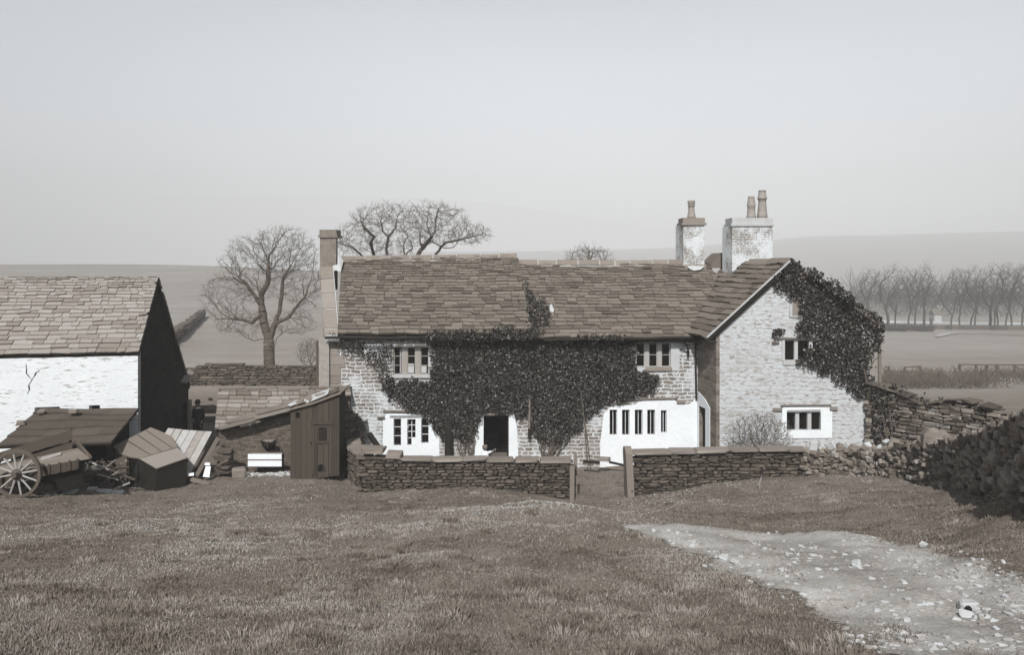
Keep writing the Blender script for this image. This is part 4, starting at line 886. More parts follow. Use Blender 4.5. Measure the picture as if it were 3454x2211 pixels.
# rough stone abutment between the outhouse and the house front
mb = MB(); rg = np.random.default_rng(10)
pa = Path([(WX(1150, 26.3), 26.3), (WX(1195, 26.9), 26.9), (WX(1215, 27.6), 27.6)])
drystone(mb, pa, lambda t: -.2, lambda t: 2.35 - .9 * t / pa.L * .8, .35, (.09, .2), (.25, .55), rg, .22, .012, .06); mb.build('rubble_abutment', M['drystone'], oh)

def ypl(px, frac=0): return 24.9
privy = thing('privy', 'narrow dark wooden privy with sloping roof and small hatch', 'privy', tuple(P(1060, 1618, 24.9)))
Yp = 24.9; pw = lambda px: WX(px, Yp); pz = lambda py: WZ(py, Yp)
front = [(980, 1378), (1000, 1376), (1040, 1366), (1092, 1352), (1144, 1334)]; ptop = interp([(pw(a), pz(b)) for a, b in front]); pbot = interp([(pw(978), pz(1622)), (pw(1143), pz(1600))])
mb = MB(); nb = 9
hx0, hx1, hz0, hz1 = pw(1073), pw(1095), pz(1592), pz(1568)
for k in range(nb):     # vertical boards with gaps
    a = pw(979) + (pw(1145) - pw(979)) * k / nb + .004; b = pw(979) + (pw(1145) - pw(979)) * (k + 1) / nb - .004; dy = RNG.uniform(0, .012)
    def brd(za0, zb0, za1, zb1): mb.hexa([(a, Yp + dy, za0), (b, Yp + dy, zb0), (b, Yp + .03 + dy, zb0), (a, Yp + .03 + dy, za0), (a, Yp + dy, za1), (b, Yp + dy, zb1), (b, Yp + .03 + dy, zb1), (a, Yp + .03 + dy, za1)])
    brd(pbot(a) - .05, pbot(b) - .05, ptop(a), ptop(b))
mb.build('front_boards', M['woodprivy'], privy)
mb = MB(); dp = 1.35; xr_, xl_ = pw(1144), pw(980)
mb.hexa([(xr_ - .03, Yp + .045, pbot(xr_) - .2), (xr_, Yp + .045, pbot(xr_) - .2), (xr_ - .1, Yp + dp, pbot(xr_) - .2), (xr_ - .13, Yp + dp, pbot(xr_) - .2), (xr_ - .03, Yp + .045, ptop(xr_)), (xr_, Yp + .045, ptop(xr_)), (xr_ - .1, Yp + dp, ptop(xr_)), (xr_ - .13, Yp + dp, ptop(xr_))])
mb.hexa([(xl_, Yp + .045, pbot(xl_) - .2), (xl_ + .03, Yp + .045, pbot(xl_) - .2), (xl_ + .03, Yp + dp, pbot(xl_) - .2), (xl_, Yp + dp, pbot(xl_) - .2), (xl_, Yp + .045, ptop(xl_)), (xl_ + .03, Yp + .045, ptop(xl_)), (xl_ + .03, Yp + dp, ptop(xl_)), (xl_, Yp + dp, ptop(xl_))])
mb.hexa([(xl_, Yp + dp, 0), (xr_ - .1, Yp + dp, 0), (xr_ - .1, Yp + dp + .03, 0), (xl_, Yp + dp + .03, 0), (xl_, Yp + dp, ptop(xl_)), (xr_ - .1, Yp + dp, ptop(xr_)), (xr_ - .1, Yp + dp + .03, ptop(xr_)), (xl_, Yp + dp + .03, ptop(xl_))])
mb.build('side_boards', M['wooddark'], privy)
mb = MB(); ra, rb = (pw(968), pz(1388) + .04), (pw(1152), pz(1330) + .05); mid = (pw(1060), pz(1365) + .055)
for (xa, za), (xb, zb) in ((ra, mid), (mid, rb)): mb.hexa([(xa, Yp - .1, za - .03), (xb, Yp - .1, zb - .03), (xb, Yp + dp + .1, zb + .02), (xa, Yp + dp + .1, za + .02), (xa, Yp - .1, za), (xb, Yp - .1, zb), (xb, Yp + dp + .1, zb + .05), (xa, Yp + dp + .1, za + .05)])
mb.build('roof', M['woodgrey'], privy)
mb = MB(); D = lambda x0, y0, x1, y1, d=.03, t=.025: mb.box(pw(x0), pw(x1), Yp - d, Yp - d + t, pz(y1), pz(y0))
D(1049, 1424, 1126, 1432, .05, .04); D(1052, 1434, 1062, 1600); D(1112, 1434, 1119, 1598); mb.build('door_frame', M['woodprivy'], privy)
mb = MB(); D(1063, 1436, 1111, 1443); D(1063, 1443, 1072, 1492); D(1104, 1443, 1111, 1492); D(1070, 1489, 1106, 1494, .045, .03); D(1066, 1500, 1069, 1604, .02); D(1090, 1500, 1092, 1602, .02); dr = mb.build('door', M['woodprivy'], privy)
mb = MB(); D(1075, 1446, 1103, 1489, .012, .01); mb.build('hatch', plain('rusty_hatch', .016, .5, 20), dr)
mb = MB(); mb.tube([(pw(1051), Yp - .05, pz(1490)), (pw(1051), Yp - .05, pz(1500))], .018, 6); mb.build('latch', M['lead'], dr)
mb = MB(); mb.prism([(pw(x), Yp - .008, pz(y)) for x, y in ((1073, 1592), (1095, 1592), (1096, 1580), (1092, 1570), (1084, 1567), (1076, 1570), (1072, 1580))], (0, .006, 0)); mb.build('vent_hole', M['interior_shade'], privy); mb = MB(); mb.prism([(pw(x), Yp - .008, pz(y)) for x, y in ((997, 1410), (1011, 1410), (1011, 1394), (1003, 1391), (997, 1395))], (0, .006, 0)); mb.build('vent_hole', M['interior_shade'], privy)
rg = np.random.default_rng(12)
for i, (x, y, s, l) in enumerate(((1075, 1336, .5, 'broad pale slab lying on the privy roof'), (1040, 1345, .36, 'tilted flat stone on the middle of the privy roof'), (1005, 1362, .42, 'thin pale slate at the low end of the privy roof'), (1120, 1322, .34, 'dark broken slate at the high end of the privy roof'))):
    mb = MB(); p = P(x, y, Yp + .5); zr = ra[1] + (rb[1] - ra[1]) * (p.x - ra[0]) / (rb[0] - ra[0]) + .09
    stone(mb, (p.x, Yp + .45, zr), (s * 1.3, s * 1.1, .07), roty(-.32 + rg.normal(0, .08)) @ rotx(rg.normal(.1, .06)), .25, .1, rg); tag(mb.build('flat_stone', M['palestone'] if i != 3 else M['drystone']), l, 'stone', 'slabs on the privy roof')
for k in range(6):
    X = rg.uniform(ra[0] + .15, rb[0] - .15); yy = Yp + rg.uniform(.0, 1.1); zr = ra[1] + (rb[1] - ra[1]) * (X - ra[0]) / (rb[0] - ra[0]) + .10; mb = MB(); s = rg.uniform(.16, .3)
    stone(mb, (X, yy, zr), (s * 1.4, s, .11), rotz(rg.uniform(0, 3)) @ roty(-.3 + rg.normal(0, .12)), .3, .16, rg); tag(mb.build('flat_stone', M['coping']), 'small rough stone among the slabs on the privy roof', 'stone', 'small stones on the privy roof')
# manger, white box, stone stack and rubble by the outhouse
t = thing('wall_bracket', 'dark iron basket hanging on the brick outhouse wall', 'basket', tuple(P(906, 1500, 26.3))); mb = MB()
for k in range(7):
    a = math.pi * (k / 6); mb.tube([P(906 + 24 * math.cos(a) * 1.0, 1490 + 2, 26.35 - .25 * math.sin(a)), P(906 + 17 * math.cos(a), 1508, 26.4 - .2 * math.sin(a)), P(906 + 6 * math.cos(a), 1520, 26.45)], .03, 5)
mb.tube([P(882, 1490, 26.4), P(895, 1495, 26.15), P(906, 1497, 26.1), P(918, 1495, 26.15), P(931, 1490, 26.4)], .035, 6); mb.build('basket', M['lead'], t)
MB().box(WX(889, 26.4), WX(924, 26.4), 26.28, 26.5, WZ(1492, 26.4), WZ(1486, 26.4)).build('rim_stone', M['ashlar'], t)
t = thing('wooden_trough', 'white plank trough standing below the brick wall', 'trough', tuple(P(893, 1580, 25.9))); mb = MB(); Yt = 25.9
for a, b in ((1533, 1551), (1556, 1575)): mb.box(WX(836, Yt), WX(950, Yt), Yt, Yt + .03, WZ(b, Yt), WZ(a, Yt))
mb.build('front_plank', M['paper'], t); mb = MB(); mb.box(WX(838, Yt), WX(948, Yt), Yt + .031, Yt + .35, WZ(1578, Yt), WZ(1535, Yt)); mb.build('box', M['woodgrey'], t)
mb = MB(); rg = np.random.default_rng(14); Ys = 25.5
for k in range(9):
    z = WZ(1590, Ys) + k * .085
    for j in range(2 if k % 3 else 1): stone(mb, (WX(757 + (j - .5) * 22 * (1 if k % 3 else 0) + rg.normal(0, 3), Ys), Ys + rg.normal(0, .05), z), (.5 if not k % 3 else .27, .4, .085), rotz(rg.normal(0, .1)), .25, .15, rg)
tag(mb.build('stone_stack', M['drystone']), 'short stack of flat stones beside the brick outhouse wall', 'stone stack')
mb = MB()
for k in range(170):
    px_ = rg.uniform(790, 975); py_ = rg.uniform(1578, 1606) - (px_ - 790) * .03; Yq = 25.7 + rg.uniform(-.4, .3); X = WX(px_, Yq); s = rg.uniform(.02, .09)
    stone(mb, (X, Yq, gz(X, Yq) + s * .2), (s * 1.5, s, s * .7), rotz(rg.uniform(0, 3)) @ rotx(rg.normal(0, .3)), .4, .2, rg)
tag(mb.build('rubble', M['palestone']), 'white stone chippings scattered below the brick outhouse', 'rubble', kind='stuff')
mb = MB(); stone(mb, (WX(806, 25.3), 25.3, gz(WX(806, 25.3), 25.3) + .12), (.42, .35, .34), rotz(.3), .3, .25, rg); tag(mb.build('stone', M['coping']), 'rounded boulder at the foot of the brick wall by the white trough', 'stone')

# ================================================================ CART
cart = thing('farm_cart', 'old wooden farm cart tipped on its two spoked wheels', 'cart', tuple(P(58, 1682, 21.3)))
def wheel(cxp, cyp, Y, r, parent):
    c = P(cxp, cyp, Y); Mx = Matrix.Rotation(math.pi / 2, 3, 'X'); w = bpy.data.objects.new('wheel', None); C.objects.link(w); w.parent = parent
    L_ = Vector(parent.location); w.location = c - L_
    mb = MB(); prof = [(r - .085, -.05), (r - .01, -.05), (r, -.045), (r, .045), (r - .01, .05), (r - .085, .05), (r - .085, -.05)]
    n = 40; vs = []; fs = []
    for a_, b_ in prof[:-1]:
        for k in range(n): t = 2 * math.pi * k / n; vs.append(c + Vector((a_ * math.cos(t), b_, a_ * math.sin(t))))
    m = len(prof) - 1
    for i in range(m):
        for k in range(n): fs.append((i * n + k, i * n + (k + 1) % n, ((i + 1) % m) * n + (k + 1) % n, ((i + 1) % m) * n + k))
    mb.add(vs, fs); mb.build('rim', M['woodbrown'], w, False)
    mb = MB(); mb.lathe(c, [(.06, -.24), (.085, -.22), (.10, -.12), (.15, -.06), (.15, .05), (.11, .12), (.08, .16)], 18, Mx); mb.build('hub', M['woodbrown'], w)
    for k in range(12):
        t = 2 * math.pi * (k + .35) / 12; d = Vector((math.cos(t), 0, math.sin(t))); mb = MB(); mb.tube([c + d * .13, c + d * (r * .5) + Vector((0, -.0, 0)), c + d * (r - .07)], [.034, .026, .024], 6); mb.build('spoke', M['woodpale'], w)
wheel(58, 1600, 21.3, .675, cart); wheel(58, 1598, 22.75, .68, cart)
mb = MB(); mb.tube([P(58, 1600, 21.1), P(58, 1598, 22.9)], .04, 8); mb.build('axle', M['lead'], cart)
mb = MB(); n0, n1, f1_, f0_ = P(-60, 1612, 21.62), P(302, 1545, 21.62), P(262, 1512, 22.55), P(-40, 1580, 22.55)
for k in range(5):
    a, b = k / 5 + .004, (k + 1) / 5 - .004; mb.hexa([n0.lerp(f0_, a) - Vector((0, 0, .04)), n1.lerp(f1_, a) - Vector((0, 0, .04)), n1.lerp(f1_, b) - Vector((0, 0, .04)), n0.lerp(f0_, b) - Vector((0, 0, .04)), n0.lerp(f0_, a), n1.lerp(f1_, a), n1.lerp(f1_, b), n0.lerp(f0_, b)])
mb.build('floor', M['woodgrey'], cart)
mb = MB(); mb.hexa([P(-60, 1650, 21.6), P(264, 1584, 21.6), P(264, 1584, 21.65), P(-60, 1650, 21.65), P(-60, 1615, 21.6), P(264, 1552, 21.6), P(264, 1552, 21.65), P(-60, 1615, 21.65)])
for px_ in (165, 200, 235, 262): mb.hexa([P(px_ - 4, 1606 - (px_ - 145) * .2, 21.56), P(px_ + 3, 1605 - (px_ - 145) * .2, 21.56), P(px_ + 3, 1605 - (px_ - 145) * .2, 21.6), P(px_ - 4, 1606 - (px_ - 145) * .2, 21.6), P(px_ - 4, 1571 - (px_ - 145) * .19, 21.56), P(px_ + 3, 1570 - (px_ - 145) * .19, 21.56), P(px_ + 3, 1570 - (px_ - 145) * .19, 21.6), P(px_ - 4, 1571 - (px_ - 145) * .19, 21.6)])
mb.build('side_frame', M['woodprivy'], cart)
mb = MB()
for (xa, ya, xb, yb, h, ln) in ((-60, 1546, 244, 1450, 34, 0.0), (-60, 1585, 244, 1490, 36, 0.03)):
    mb.hexa([P(xa, ya + h, 22.58 + ln * 0), P(xb, yb + h, 22.58), P(xb, yb + h, 22.63), P(xa, ya + h, 22.63), P(xa, ya, 22.66), P(xb, yb, 22.66), P(xb, yb, 22.71), P(xa, ya, 22.71)])
mb.bar(P(236, 1540, 22.7), P(238, 1446, 22.76), .06, .06); mb.bar(P(130, 1570, 22.7), P(130, 1485, 22.76), .06, .06); mb.build('side_board', M['woodprivy'], cart)
mb = MB(); mb.prism([P(246, 1482, 22.6), P(262, 1512, 22.55), P(303, 1543, 21.62), P(296, 1538, 21.64)], (.05, 0, .02)); mb.bar(P(248, 1478, 22.6), P(308, 1546, 21.6), .05, .06); mb.build('end_board', M['woodbrown'], cart)
mb = MB(); mb.bar(P(-80, 1640, 21.9), P(60, 1612, 21.9), .09, .1); mb.bar(P(-80, 1640, 22.4), P(60, 1612, 22.4), .09, .1); mb.build('shaft', M['wooddark'], cart)
mb = MB(); mb.hexa([P(150, 1662, 21.9), P(270, 1640, 21.9), P(262, 1630, 22.6), P(150, 1650, 22.6), P(140, 1608, 21.7), P(292, 1572, 21.7), P(262, 1550, 22.5), P(140, 1580, 22.5)]); mb.build('undercarriage_shade', M['wooddark'], cart)  # undercarriage as a near-black block, adding the shade below the cart
# snowy scraps left on the cart floor
mb = MB(); mb.hexa([P(135, 1556, 22.2), P(206, 1535, 22.2), P(208, 1528, 22.4), P(140, 1546, 22.4)] + [p + Vector((0, 0, .02)) for p in (P(135, 1556, 22.2), P(206, 1535, 22.2), P(208, 1528, 22.4), P(140, 1546, 22.4))]); tag(mb.build('board', M['woodboard']), 'pale board lying along the floor of the tipped farm cart', 'board')

# wooden carriage box
M['lidpale'] = timber('bleached_lid', .23)
bx = thing('wooden_box', 'big dark wooden box with bent two-part lid on the grass', 'wooden box', tuple(P(515, 1666, 24)))
f1, f2, f3, f4 = P(522, 1668, 23.9), P(628, 1652, 24.5), P(600, 1630, 25.3), P(468, 1655, 24.6)
g1, g2, g3, g4 = P(530, 1583, 23.9), P(633, 1547, 24.5), P(596, 1512, 25.3), P(474, 1550, 24.6)
mb = MB(); mb.hexa([f1, f2, f3, f4, g1, g2, g3, g4]); mb.build('body', M['wooddark'], bx)
up = Vector((0, -.02, .03)); mb = MB(); e = lambda p, c_, s: p + (p - c_) * s
cg = (g1 + g2 + g3 + g4) / 4; mb = MB(); lid = [e(p, cg, .04) + Vector((0, -.02, .006)) for p in (g1, g2, g3, g4)]; mb.hexa(lid + [p + up for p in lid]); mb.build('front_lid', M['lidpale'], bx)
h = [P(382, 1510, 24.9), P(404, 1533, 24.7), P(440, 1545, 24.6), P(476, 1549, 24.55), P(600, 1511, 25.2), P(580, 1478, 25.7), P(550, 1462, 26.0), P(508, 1446, 26.2)]
mb = MB(); mb.prism([p + Vector((0, 0, .035)) for p in h], (0, .01, -.05)); rl = mb.build('rear_lid', M['woodgrey'], bx)
for t_, u_ in ((.33, .25), (.62, .55), (.86, .85)):
    mb = MB(); mb.bar(h[0].lerp(h[7], t_) + Vector((0, 0, .037)), h[3].lerp(h[4], u_) + Vector((0, 0, .037)), .018, .006); mb.build('seam', M['wooddark'], rl)
mb = MB(); mb.hexa([P(398, 1648, 24.75), P(424, 1664, 24.6), P(424, 1660, 24.65), P(398, 1644, 24.8), P(388, 1514, 24.85), P(428, 1541, 24.66), P(428, 1541, 24.71), P(388, 1512, 24.9)])
mb.hexa([P(398, 1644, 24.82), P(440, 1600, 26.2), P(444, 1600, 26.2), P(402, 1644, 24.82), P(388, 1513, 24.93), P(500, 1452, 26.1), P(504, 1452, 26.1), P(392, 1513, 24.93)])
mb.build('side_panel', M['woodbrown'], bx)
mb = MB(); mb.bar(P(431, 1545, 24.72), P(438, 1666, 24.72), .1, .05); mb.bar(P(465, 1552, 24.6), P(462, 1660, 24.6), .04, .04); mb.bar(P(435, 1618, 24.7), P(466, 1612, 24.7), .03, .05); mb.build('post', M['wooddark'], bx)
# leaning boarded panel and loose planks
pn = thing('boarded_panel', 'large panel of bleached boards leaning back behind the wooden box', 'panel', tuple(P(640, 1600, 24.9)))
tl, tr, br_, bl = P(566, 1447, 26.0), P(716, 1459, 26.0), P(640, 1600, 24.9), P(480, 1590, 24.9); mb = MB(); nb = 6
for k in range(nb):
    a, b = k / nb + .006, (k + 1) / nb - .006; j = RNG.uniform(-.03, .03)
    lo = [bl.lerp(br_, a), bl.lerp(br_, b), tl.lerp(tr, b) + Vector((0, 0, j)), tl.lerp(tr, a) + Vector((0, 0, j))]; mb.hexa([p + Vector((0, .03, -.03)) for p in lo] + lo)
mb.build('boards', M['woodboard'], pn)
mb = MB(); mb.bar(P(570, 1452, 26.06), P(716, 1464, 26.06), .05, .08); mb.bar(P(548, 1500, 25.63), P(690, 1512, 25.63), .05, .08); mb.build('batten', M['woodgrey'], pn)
def plank(label, a, b, w, h, m, group=None, up=(0, 0, 1)):
    mb = MB(); mb.bar(a, b, w, h, up); return tag(mb.build('plank', m), label, 'plank', group)
plank('grey plank leaning at the right edge of the bleached panel', P(736, 1478, 25.9), P(660, 1610, 24.9), .12, .04, M['woodgrey'], None, (1, -1, .3))
plank('dark strip added for the shadowed gap beside the bleached leaning panel', P(722, 1476, 25.95), P(652, 1604, 24.98), .10, .03, M['wooddark'], None, (1, -1, .3))  # added strip painting the shade in the gap, not a separate plank
plank('short grey plank lying on the grass right of the wooden box', P(646, 1618, 24.5), P(708, 1634, 24.5), .16, .09, M['woodgrey'])
mb = MB(); mb.hexa([P(684, 1610, 24.85), P(706, 1611, 24.85), P(706, 1611, 24.88), P(684, 1610, 24.88), P(694, 1574, 25.0), P(711, 1575, 25.0), P(711, 1575, 25.03), P(694, 1574, 25.03)]); tag(mb.build('board', M['paper']), 'white board standing beside the leaning grey plank', 'board')
mb = MB(); mb.hexa([P(690, 1571, 25.0), P(708, 1572, 25.0), P(708, 1572, 25.1), P(690, 1571, 25.1), P(691, 1562, 25.02), P(708, 1562, 25.02), P(708, 1562, 25.12), P(691, 1562, 25.12)]); tag(mb.build('board', M['paper']), 'small white block above the standing white board', 'board')
mb = MB(); mb.hexa([P(632, 1608, 24.6), P(654, 1606, 24.6), P(654, 1604, 24.8), P(632, 1606, 24.8), P(632, 1599, 24.62), P(654, 1597, 24.62), P(654, 1595, 24.82), P(632, 1597, 24.82)]); tag(mb.build('board', M['paper']), 'white offcut at the lower right corner of the wooden box', 'board')
# brushwood heap
rg = np.random.default_rng(22)
for k in range(46):
    x = rg.uniform(285, 420); y = 1545 + abs(rg.normal(0, 45)) + rg.uniform(0, 30); Yk = rg.uniform(23.3, 24.4); a = rg.normal(.05, .45); l = rg.uniform(18, 50)
    y = min(y, 1650); mb = MB(); p0, p1 = P(x - l * math.cos(a), y - l * math.sin(a), Yk), P(x + l * math.cos(a), y + l * math.sin(a), Yk + rg.normal(0, .2))
    mb.bar(p0, p1, rg.uniform(.025, .07), rg.uniform(.02, .045)); tag(mb.build('stick', M[('woodgrey', 'woodbrown', 'woodpale', 'woodbrown')[k % 4]]), 'broken stick in the wood heap between cart and wooden box', 'stick', 'sticks in the wood heap')
for x, y, Yk, s, l in ((350, 1660, 23.1, .38, 'largest white scrap on the grass below the wood heap'), (395, 1664, 23.2, .3, 'white scrap touching the foot of the wooden box'), (235, 1655, 22.4, .32, 'pale scrap on the grass below the cart'), (170, 1622, 22.2, .2, 'pale block under the side of the cart'), (310, 1656, 23.0, .22, 'smaller white scrap left of the largest one')):
    X = WX(x, Yk); mb = MB(); stone(mb, (X, Yk, gz(X, Yk) + .05), (s * 1.3, s * .6, .06), rotz(rg.uniform(-.4, .4)) @ rotx(.25), .3, .1, rg); tag(mb.build('scrap', M['palestone']), l, 'scrap', 'pale scraps by the cart')
# ================================================================ GARDEN WALLS AND GATE
def wall_thing(name, label, loc): return thing(name, label, 'stone wall', loc)
YG = 24.0; gx = lambda px: WX(px, YG); zG = lambda py: WZ(py, YG)
gw = wall_thing('garden_wall', 'dark drystone garden wall with coping slabs left of the gateway', tuple(P(1550, 1655, YG)))
rg = np.random.default_rng(52); pf = Path([(gx(1212), YG + .2), (gx(1932), YG + .2)]); topf = interp([(0, zG(1542)), (gx(1330) - gx(1212), zG(1548)), (gx(1420) - gx(1212), zG(1556)), (pf.L, zG(1562))])
bs = lambda P_: (lambda t: gz(*P_.at(t)[0]) - .1)
mb = MB(); drystone(mb, pf, bs(pf), topf, .42, (.055, .115), (.12, .36), rg, .22, .02, .03, .24); mb.build('stones', M['drystone'], gw)
pl = Path([(gx(1212) + .2, YG + .25), (WX(1196, 25.6), 25.6), (WX(1185, 27.3), 27.3)])
topl = lambda t: 1.10 + .05 * math.sin(t * 3)
mb = MB(); drystone(mb, pl, lambda t: -.1, topl, .42, (.07, .15), (.18, .45), rg, .2, .014, .04); mb.build('stones', M['drystone'], gw)
mb = MB(); core(mb, pf, bs(pf), lambda t: topf(t) - .05, .30, 24, .06); core(mb, pl, lambda t: -.2, lambda t: topl(t) - .06, .3, 10, .06); mb.build('core', M['wallcore'], gw)
mb = MB(); x = gx(1318)
for a, b, z in ((1345, 1455, 1551), (1458, 1560, 1552), (1562, 1640, 1551), (1642, 1735, 1554), (1737, 1820, 1555), (1822, 1925, 1556)):
    stone(mb, ((gx(a) + gx(b)) / 2, YG + .2, zG(z) - .02), (gx(b) - gx(a) - .004, .54, .085), rotx(rg.normal(0, .03)) @ roty(rg.normal(0, .014)), .14, .2, rg)
for a, b, z in ((1214, 1298, 1523), (1300, 1352, 1541)): stone(mb, ((gx(a) + gx(b)) / 2, YG + .2, zG(z) + .0), (gx(b) - gx(a), .5, .18), roty(.03), .16, .15, rg)
for k in range(5):
    p, a = pl.at(.35 + k * .62); stone(mb, (p[0], p[1], 1.16 + rg.normal(0, .02)), (.62, .52, .10), rotz(a) @ rotx(rg.normal(0, .04)), .12, .15, rg)
mb.build('coping', M['coping'], gw)
mb = MB(); mb.bar(P(1246, 1466, 26.5), P(1282, 1520, 25.4), .16, .12); tag(mb.build('timber', M['wooddark']), 'dark squared timber leaning over the corner of the garden wall', 'timber')
gw2 = wall_thing('garden_wall', 'drystone garden wall with flat coping right of the gateway', tuple(P(2420, 1650, YG)))
pr = Path([(gx(2140), YG + .2), (gx(2735), YG + .25)]); topr = interp([(0, zG(1538)), (pr.L, zG(1526))])
mb = MB(); drystone(mb, pr, bs(pr), topr, .42, (.05, .14), (.13, .42), rg, .24, .02, .035, .22); mb.build('stones', M['drystone'], gw2)
mb = MB(); core(mb, pr, bs(pr), lambda t: topr(t) - .05, .3, 24, .06); mb.build('core', M['wallcore'], gw2)
mb = MB()
for a, b, z in ((2134, 2262, 1527), (2264, 2350, 1524), (2352, 2460, 1521), (2462, 2560, 1519), (2562, 2655, 1517), (2657, 2725, 1518)):
    stone(mb, ((gx(a) + gx(b)) / 2, YG + .2, zG(z) - .03), (gx(b) - gx(a) - .004, .56, .09), rotx(rg.normal(0, .03)) @ roty(-.02), .13, .2, rg)
mb.build('coping', M['coping'], gw2)
# gate posts
def post(label, corners, m, name='gate_post'):
    t = MB(); t.hexa(corners); o = t.build(name, m); return tag(o, label, 'gate post')
sp = thing('gate_post', 'tall leaning stone gate post with rounded top right of the gateway', 'gate post', tuple(P(2126, 1676, 23.9)))
xa, xb = WX(2112, 23.8), WX(2140, 23.8); mb = MB(); prof = [(0, -.3)]; zt = WZ(1511, 23.8); zb_ = gz(xa, 23.8)
th_ = .46; poly = [(0, zb_ - .3), (th_, zb_ - .3), (th_, zt - .2), (th_ * .85, zt - .07), (th_ * .55, zt), (th_ * .3, zt - .02), (th_ * .06, zt - .10), (0, zt - .2)]
mb.prism([Vector((WX(2109, 23.8) + .012 * a * 0 + (-.12 * (a > 9)) - (zt - z) * -.045 + a * .0 - .06 * a, 23.75 + a, z)) for a, z in poly], ((xb - xa) * .82, .0, 0)); mb.build('slab', M['ridge'], sp)
mb = MB(); mb.box(xa + .16, xa + .2, 23.73, 23.75, zt - 1.35, zt - 1.31); mb.build('bolt', M['lead'], sp)
post('weathered wooden gate post at the end of the left garden wall', [P(1922, 1700, 23.75), P(1937, 1700, 23.75), P(1937, 1700, 23.95), P(1922, 1700, 23.95), P(1922, 1572, 23.75), P(1938, 1572, 23.75), P(1938, 1572, 23.95), P(1922, 1572, 23.95)], M['woodgrey'])
post('thin upright stake standing behind the wooden gate post', [P(1938, 1690, 24.35), P(1948, 1690, 24.35), P(1948, 1690, 24.43), P(1938, 1690, 24.43), P(1935, 1526, 24.35), P(1946, 1526, 24.35), P(1946, 1526, 24.43), P(1935, 1526, 24.43)], M['woodgrey'], 'stake')
# things left on the ground by the long window
for (x0, y0, x1, y1, w, h_, m, l) in ((1968, 1558, 2022, 1562, .14, .07, 'wooddark', 'dark plank end lying on the ground left of the gateway view'), (2020, 1549, 2056, 1551, .2, .13, 'ashlar', 'short pale stone block under the long window'), (2055, 1560, 2110, 1572, .1, .06, 'wooddark', 'dark rail lying on the ground towards the stone gate post')):
    mb = MB(); mb.bar(P(x0, y0, 27.2), P(x1, y1, 27.0), w, h_); tag(mb.build('block' if m == 'ashlar' else 'plank', M[m]), l, 'block' if m == 'ashlar' else 'plank')
for (a, b, c_, d, l) in ((1960, 1320, 1981, 1560, 'longer of the two thin poles leaning on the ivy'), (1969, 1400, 1990, 1560, 'shorter of the two thin poles leaning on the ivy')):
    mb = MB(); mb.tube([P(a, b, 27.7), P((a + c_) / 2 + 2, (b + d) / 2, 27.5), P(c_, d, 27.3)], [.016, .02, .022], 6); tag(mb.build('pole', M['woodbrown']), l, 'pole')
# ragged rubble wall coming up the slope on the right
rw = wall_thing('rubble_wall', 'tumbledown dark rubble wall climbing the slope at the right', tuple(P(3000, 1612, 22)))
KP = [(2718, 1522, 24.2), (2800, 1516, 23.8), (2900, 1520, 23.2), (3000, 1514, 22.2), (3105, 1502, 20.9), (3205, 1494, 19.2), (3320, 1468, 16.8), (3412, 1438, 14.4), (3495, 1402, 12.6), (3565, 1378, 11.4), (3660, 1340, 9.8), (4560, 1380, 7.6), (5930, 1440, 6.2), (8600, 1440, 5.0)]
pw_ = Path([(WX(a, c_), c_) for a, b, c_ in KP]); tw = interp([(pw_.d[i], WZ(b, c_)) for i, (a, b, c_) in enumerate(KP)])
rg = np.random.default_rng(61); mb = MB(); t = 0; n = 0
bw = bs(pw_); bm = interp([(v, bw(v)) for v in np.linspace(0, pw_.L, 40)]); far = []
for side in (-1, 1):
    z = -0.2
    while z < 5.6:
        t = rg.uniform(-.2, 0); h = rg.uniform(.06, .13)
        while t < pw_.L:
            l = rg.uniform(.1, .26) * (1 if t < 6 else 1.25); m = t + l / 2
            if 0 < m < pw_.L and bm(m) - .05 < z < tw(m) - .03:
                p, a = pw_.at(m); nx, ny = -math.sin(a), math.cos(a); off = side * (.22 + rg.normal(0, .035) - .06 * (z - bm(m)))
                fl = 1 if m < 6 else .5; R = rotz(a + rg.normal(0, .3) * fl) @ roty(rg.normal(0, .26) * fl) @ rotx(rg.normal(0, .28) * fl); s = rg.uniform(.75, 1.25)
                stone(mb, (p[0] + nx * off, p[1] + ny * off, z + h / 2), (l * s, .24 * s, h * s * rg.uniform(.7, 1.2)), R, .32 * (fl + 1) / 2, .2, rg); n += 1
            t += l * rg.uniform(.8, 1.0)
        z += h * .86
mb.build('stones', M['rubble'], rw)
mb = MB(); core(mb, pw_, lambda v: bm(v) - .2, lambda v: tw(v) - .12, .36, 40, 0); mb.build('core', M['wallcore'], rw)
for k in range(74):     # big loose top stones
    mb = MB(); m = rg.uniform(0.1, pw_.L - .1); p, a = pw_.at(m); s = rg.uniform(.15, .32) * (1 if m < 5 else .75)
    stone(mb, (p[0] + rg.normal(0, .08), p[1] + rg.normal(0, .08), tw(m) + s * .18), (s * 1.3, s * .9, s * .75), rotz(rg.uniform(0, 3)) @ roty(rg.normal(0, .5)) @ rotx(rg.normal(0, .4)), .35, .22, rg); mb.build('top_stone', M['ridge'], rw)
for x, y, c_, s in ((2745, 1508, 24.1, .34), (2768, 1500, 24.0, .26), (2805, 1508, 23.8, .3), (2835, 1512, 23.7, .28), (2862, 1508, 23.5, .24), (2775, 1520, 23.9, .22), (2925, 1505, 23, .2)): mb = MB(); stone(mb, P(x, y, c_), (s, s * .8, s * .9), rotz(rg.uniform(0, 3)) @ roty(rg.normal(0, .5)), .35, .2, rg); mb.build('top_stone', M['palestone'], rw)
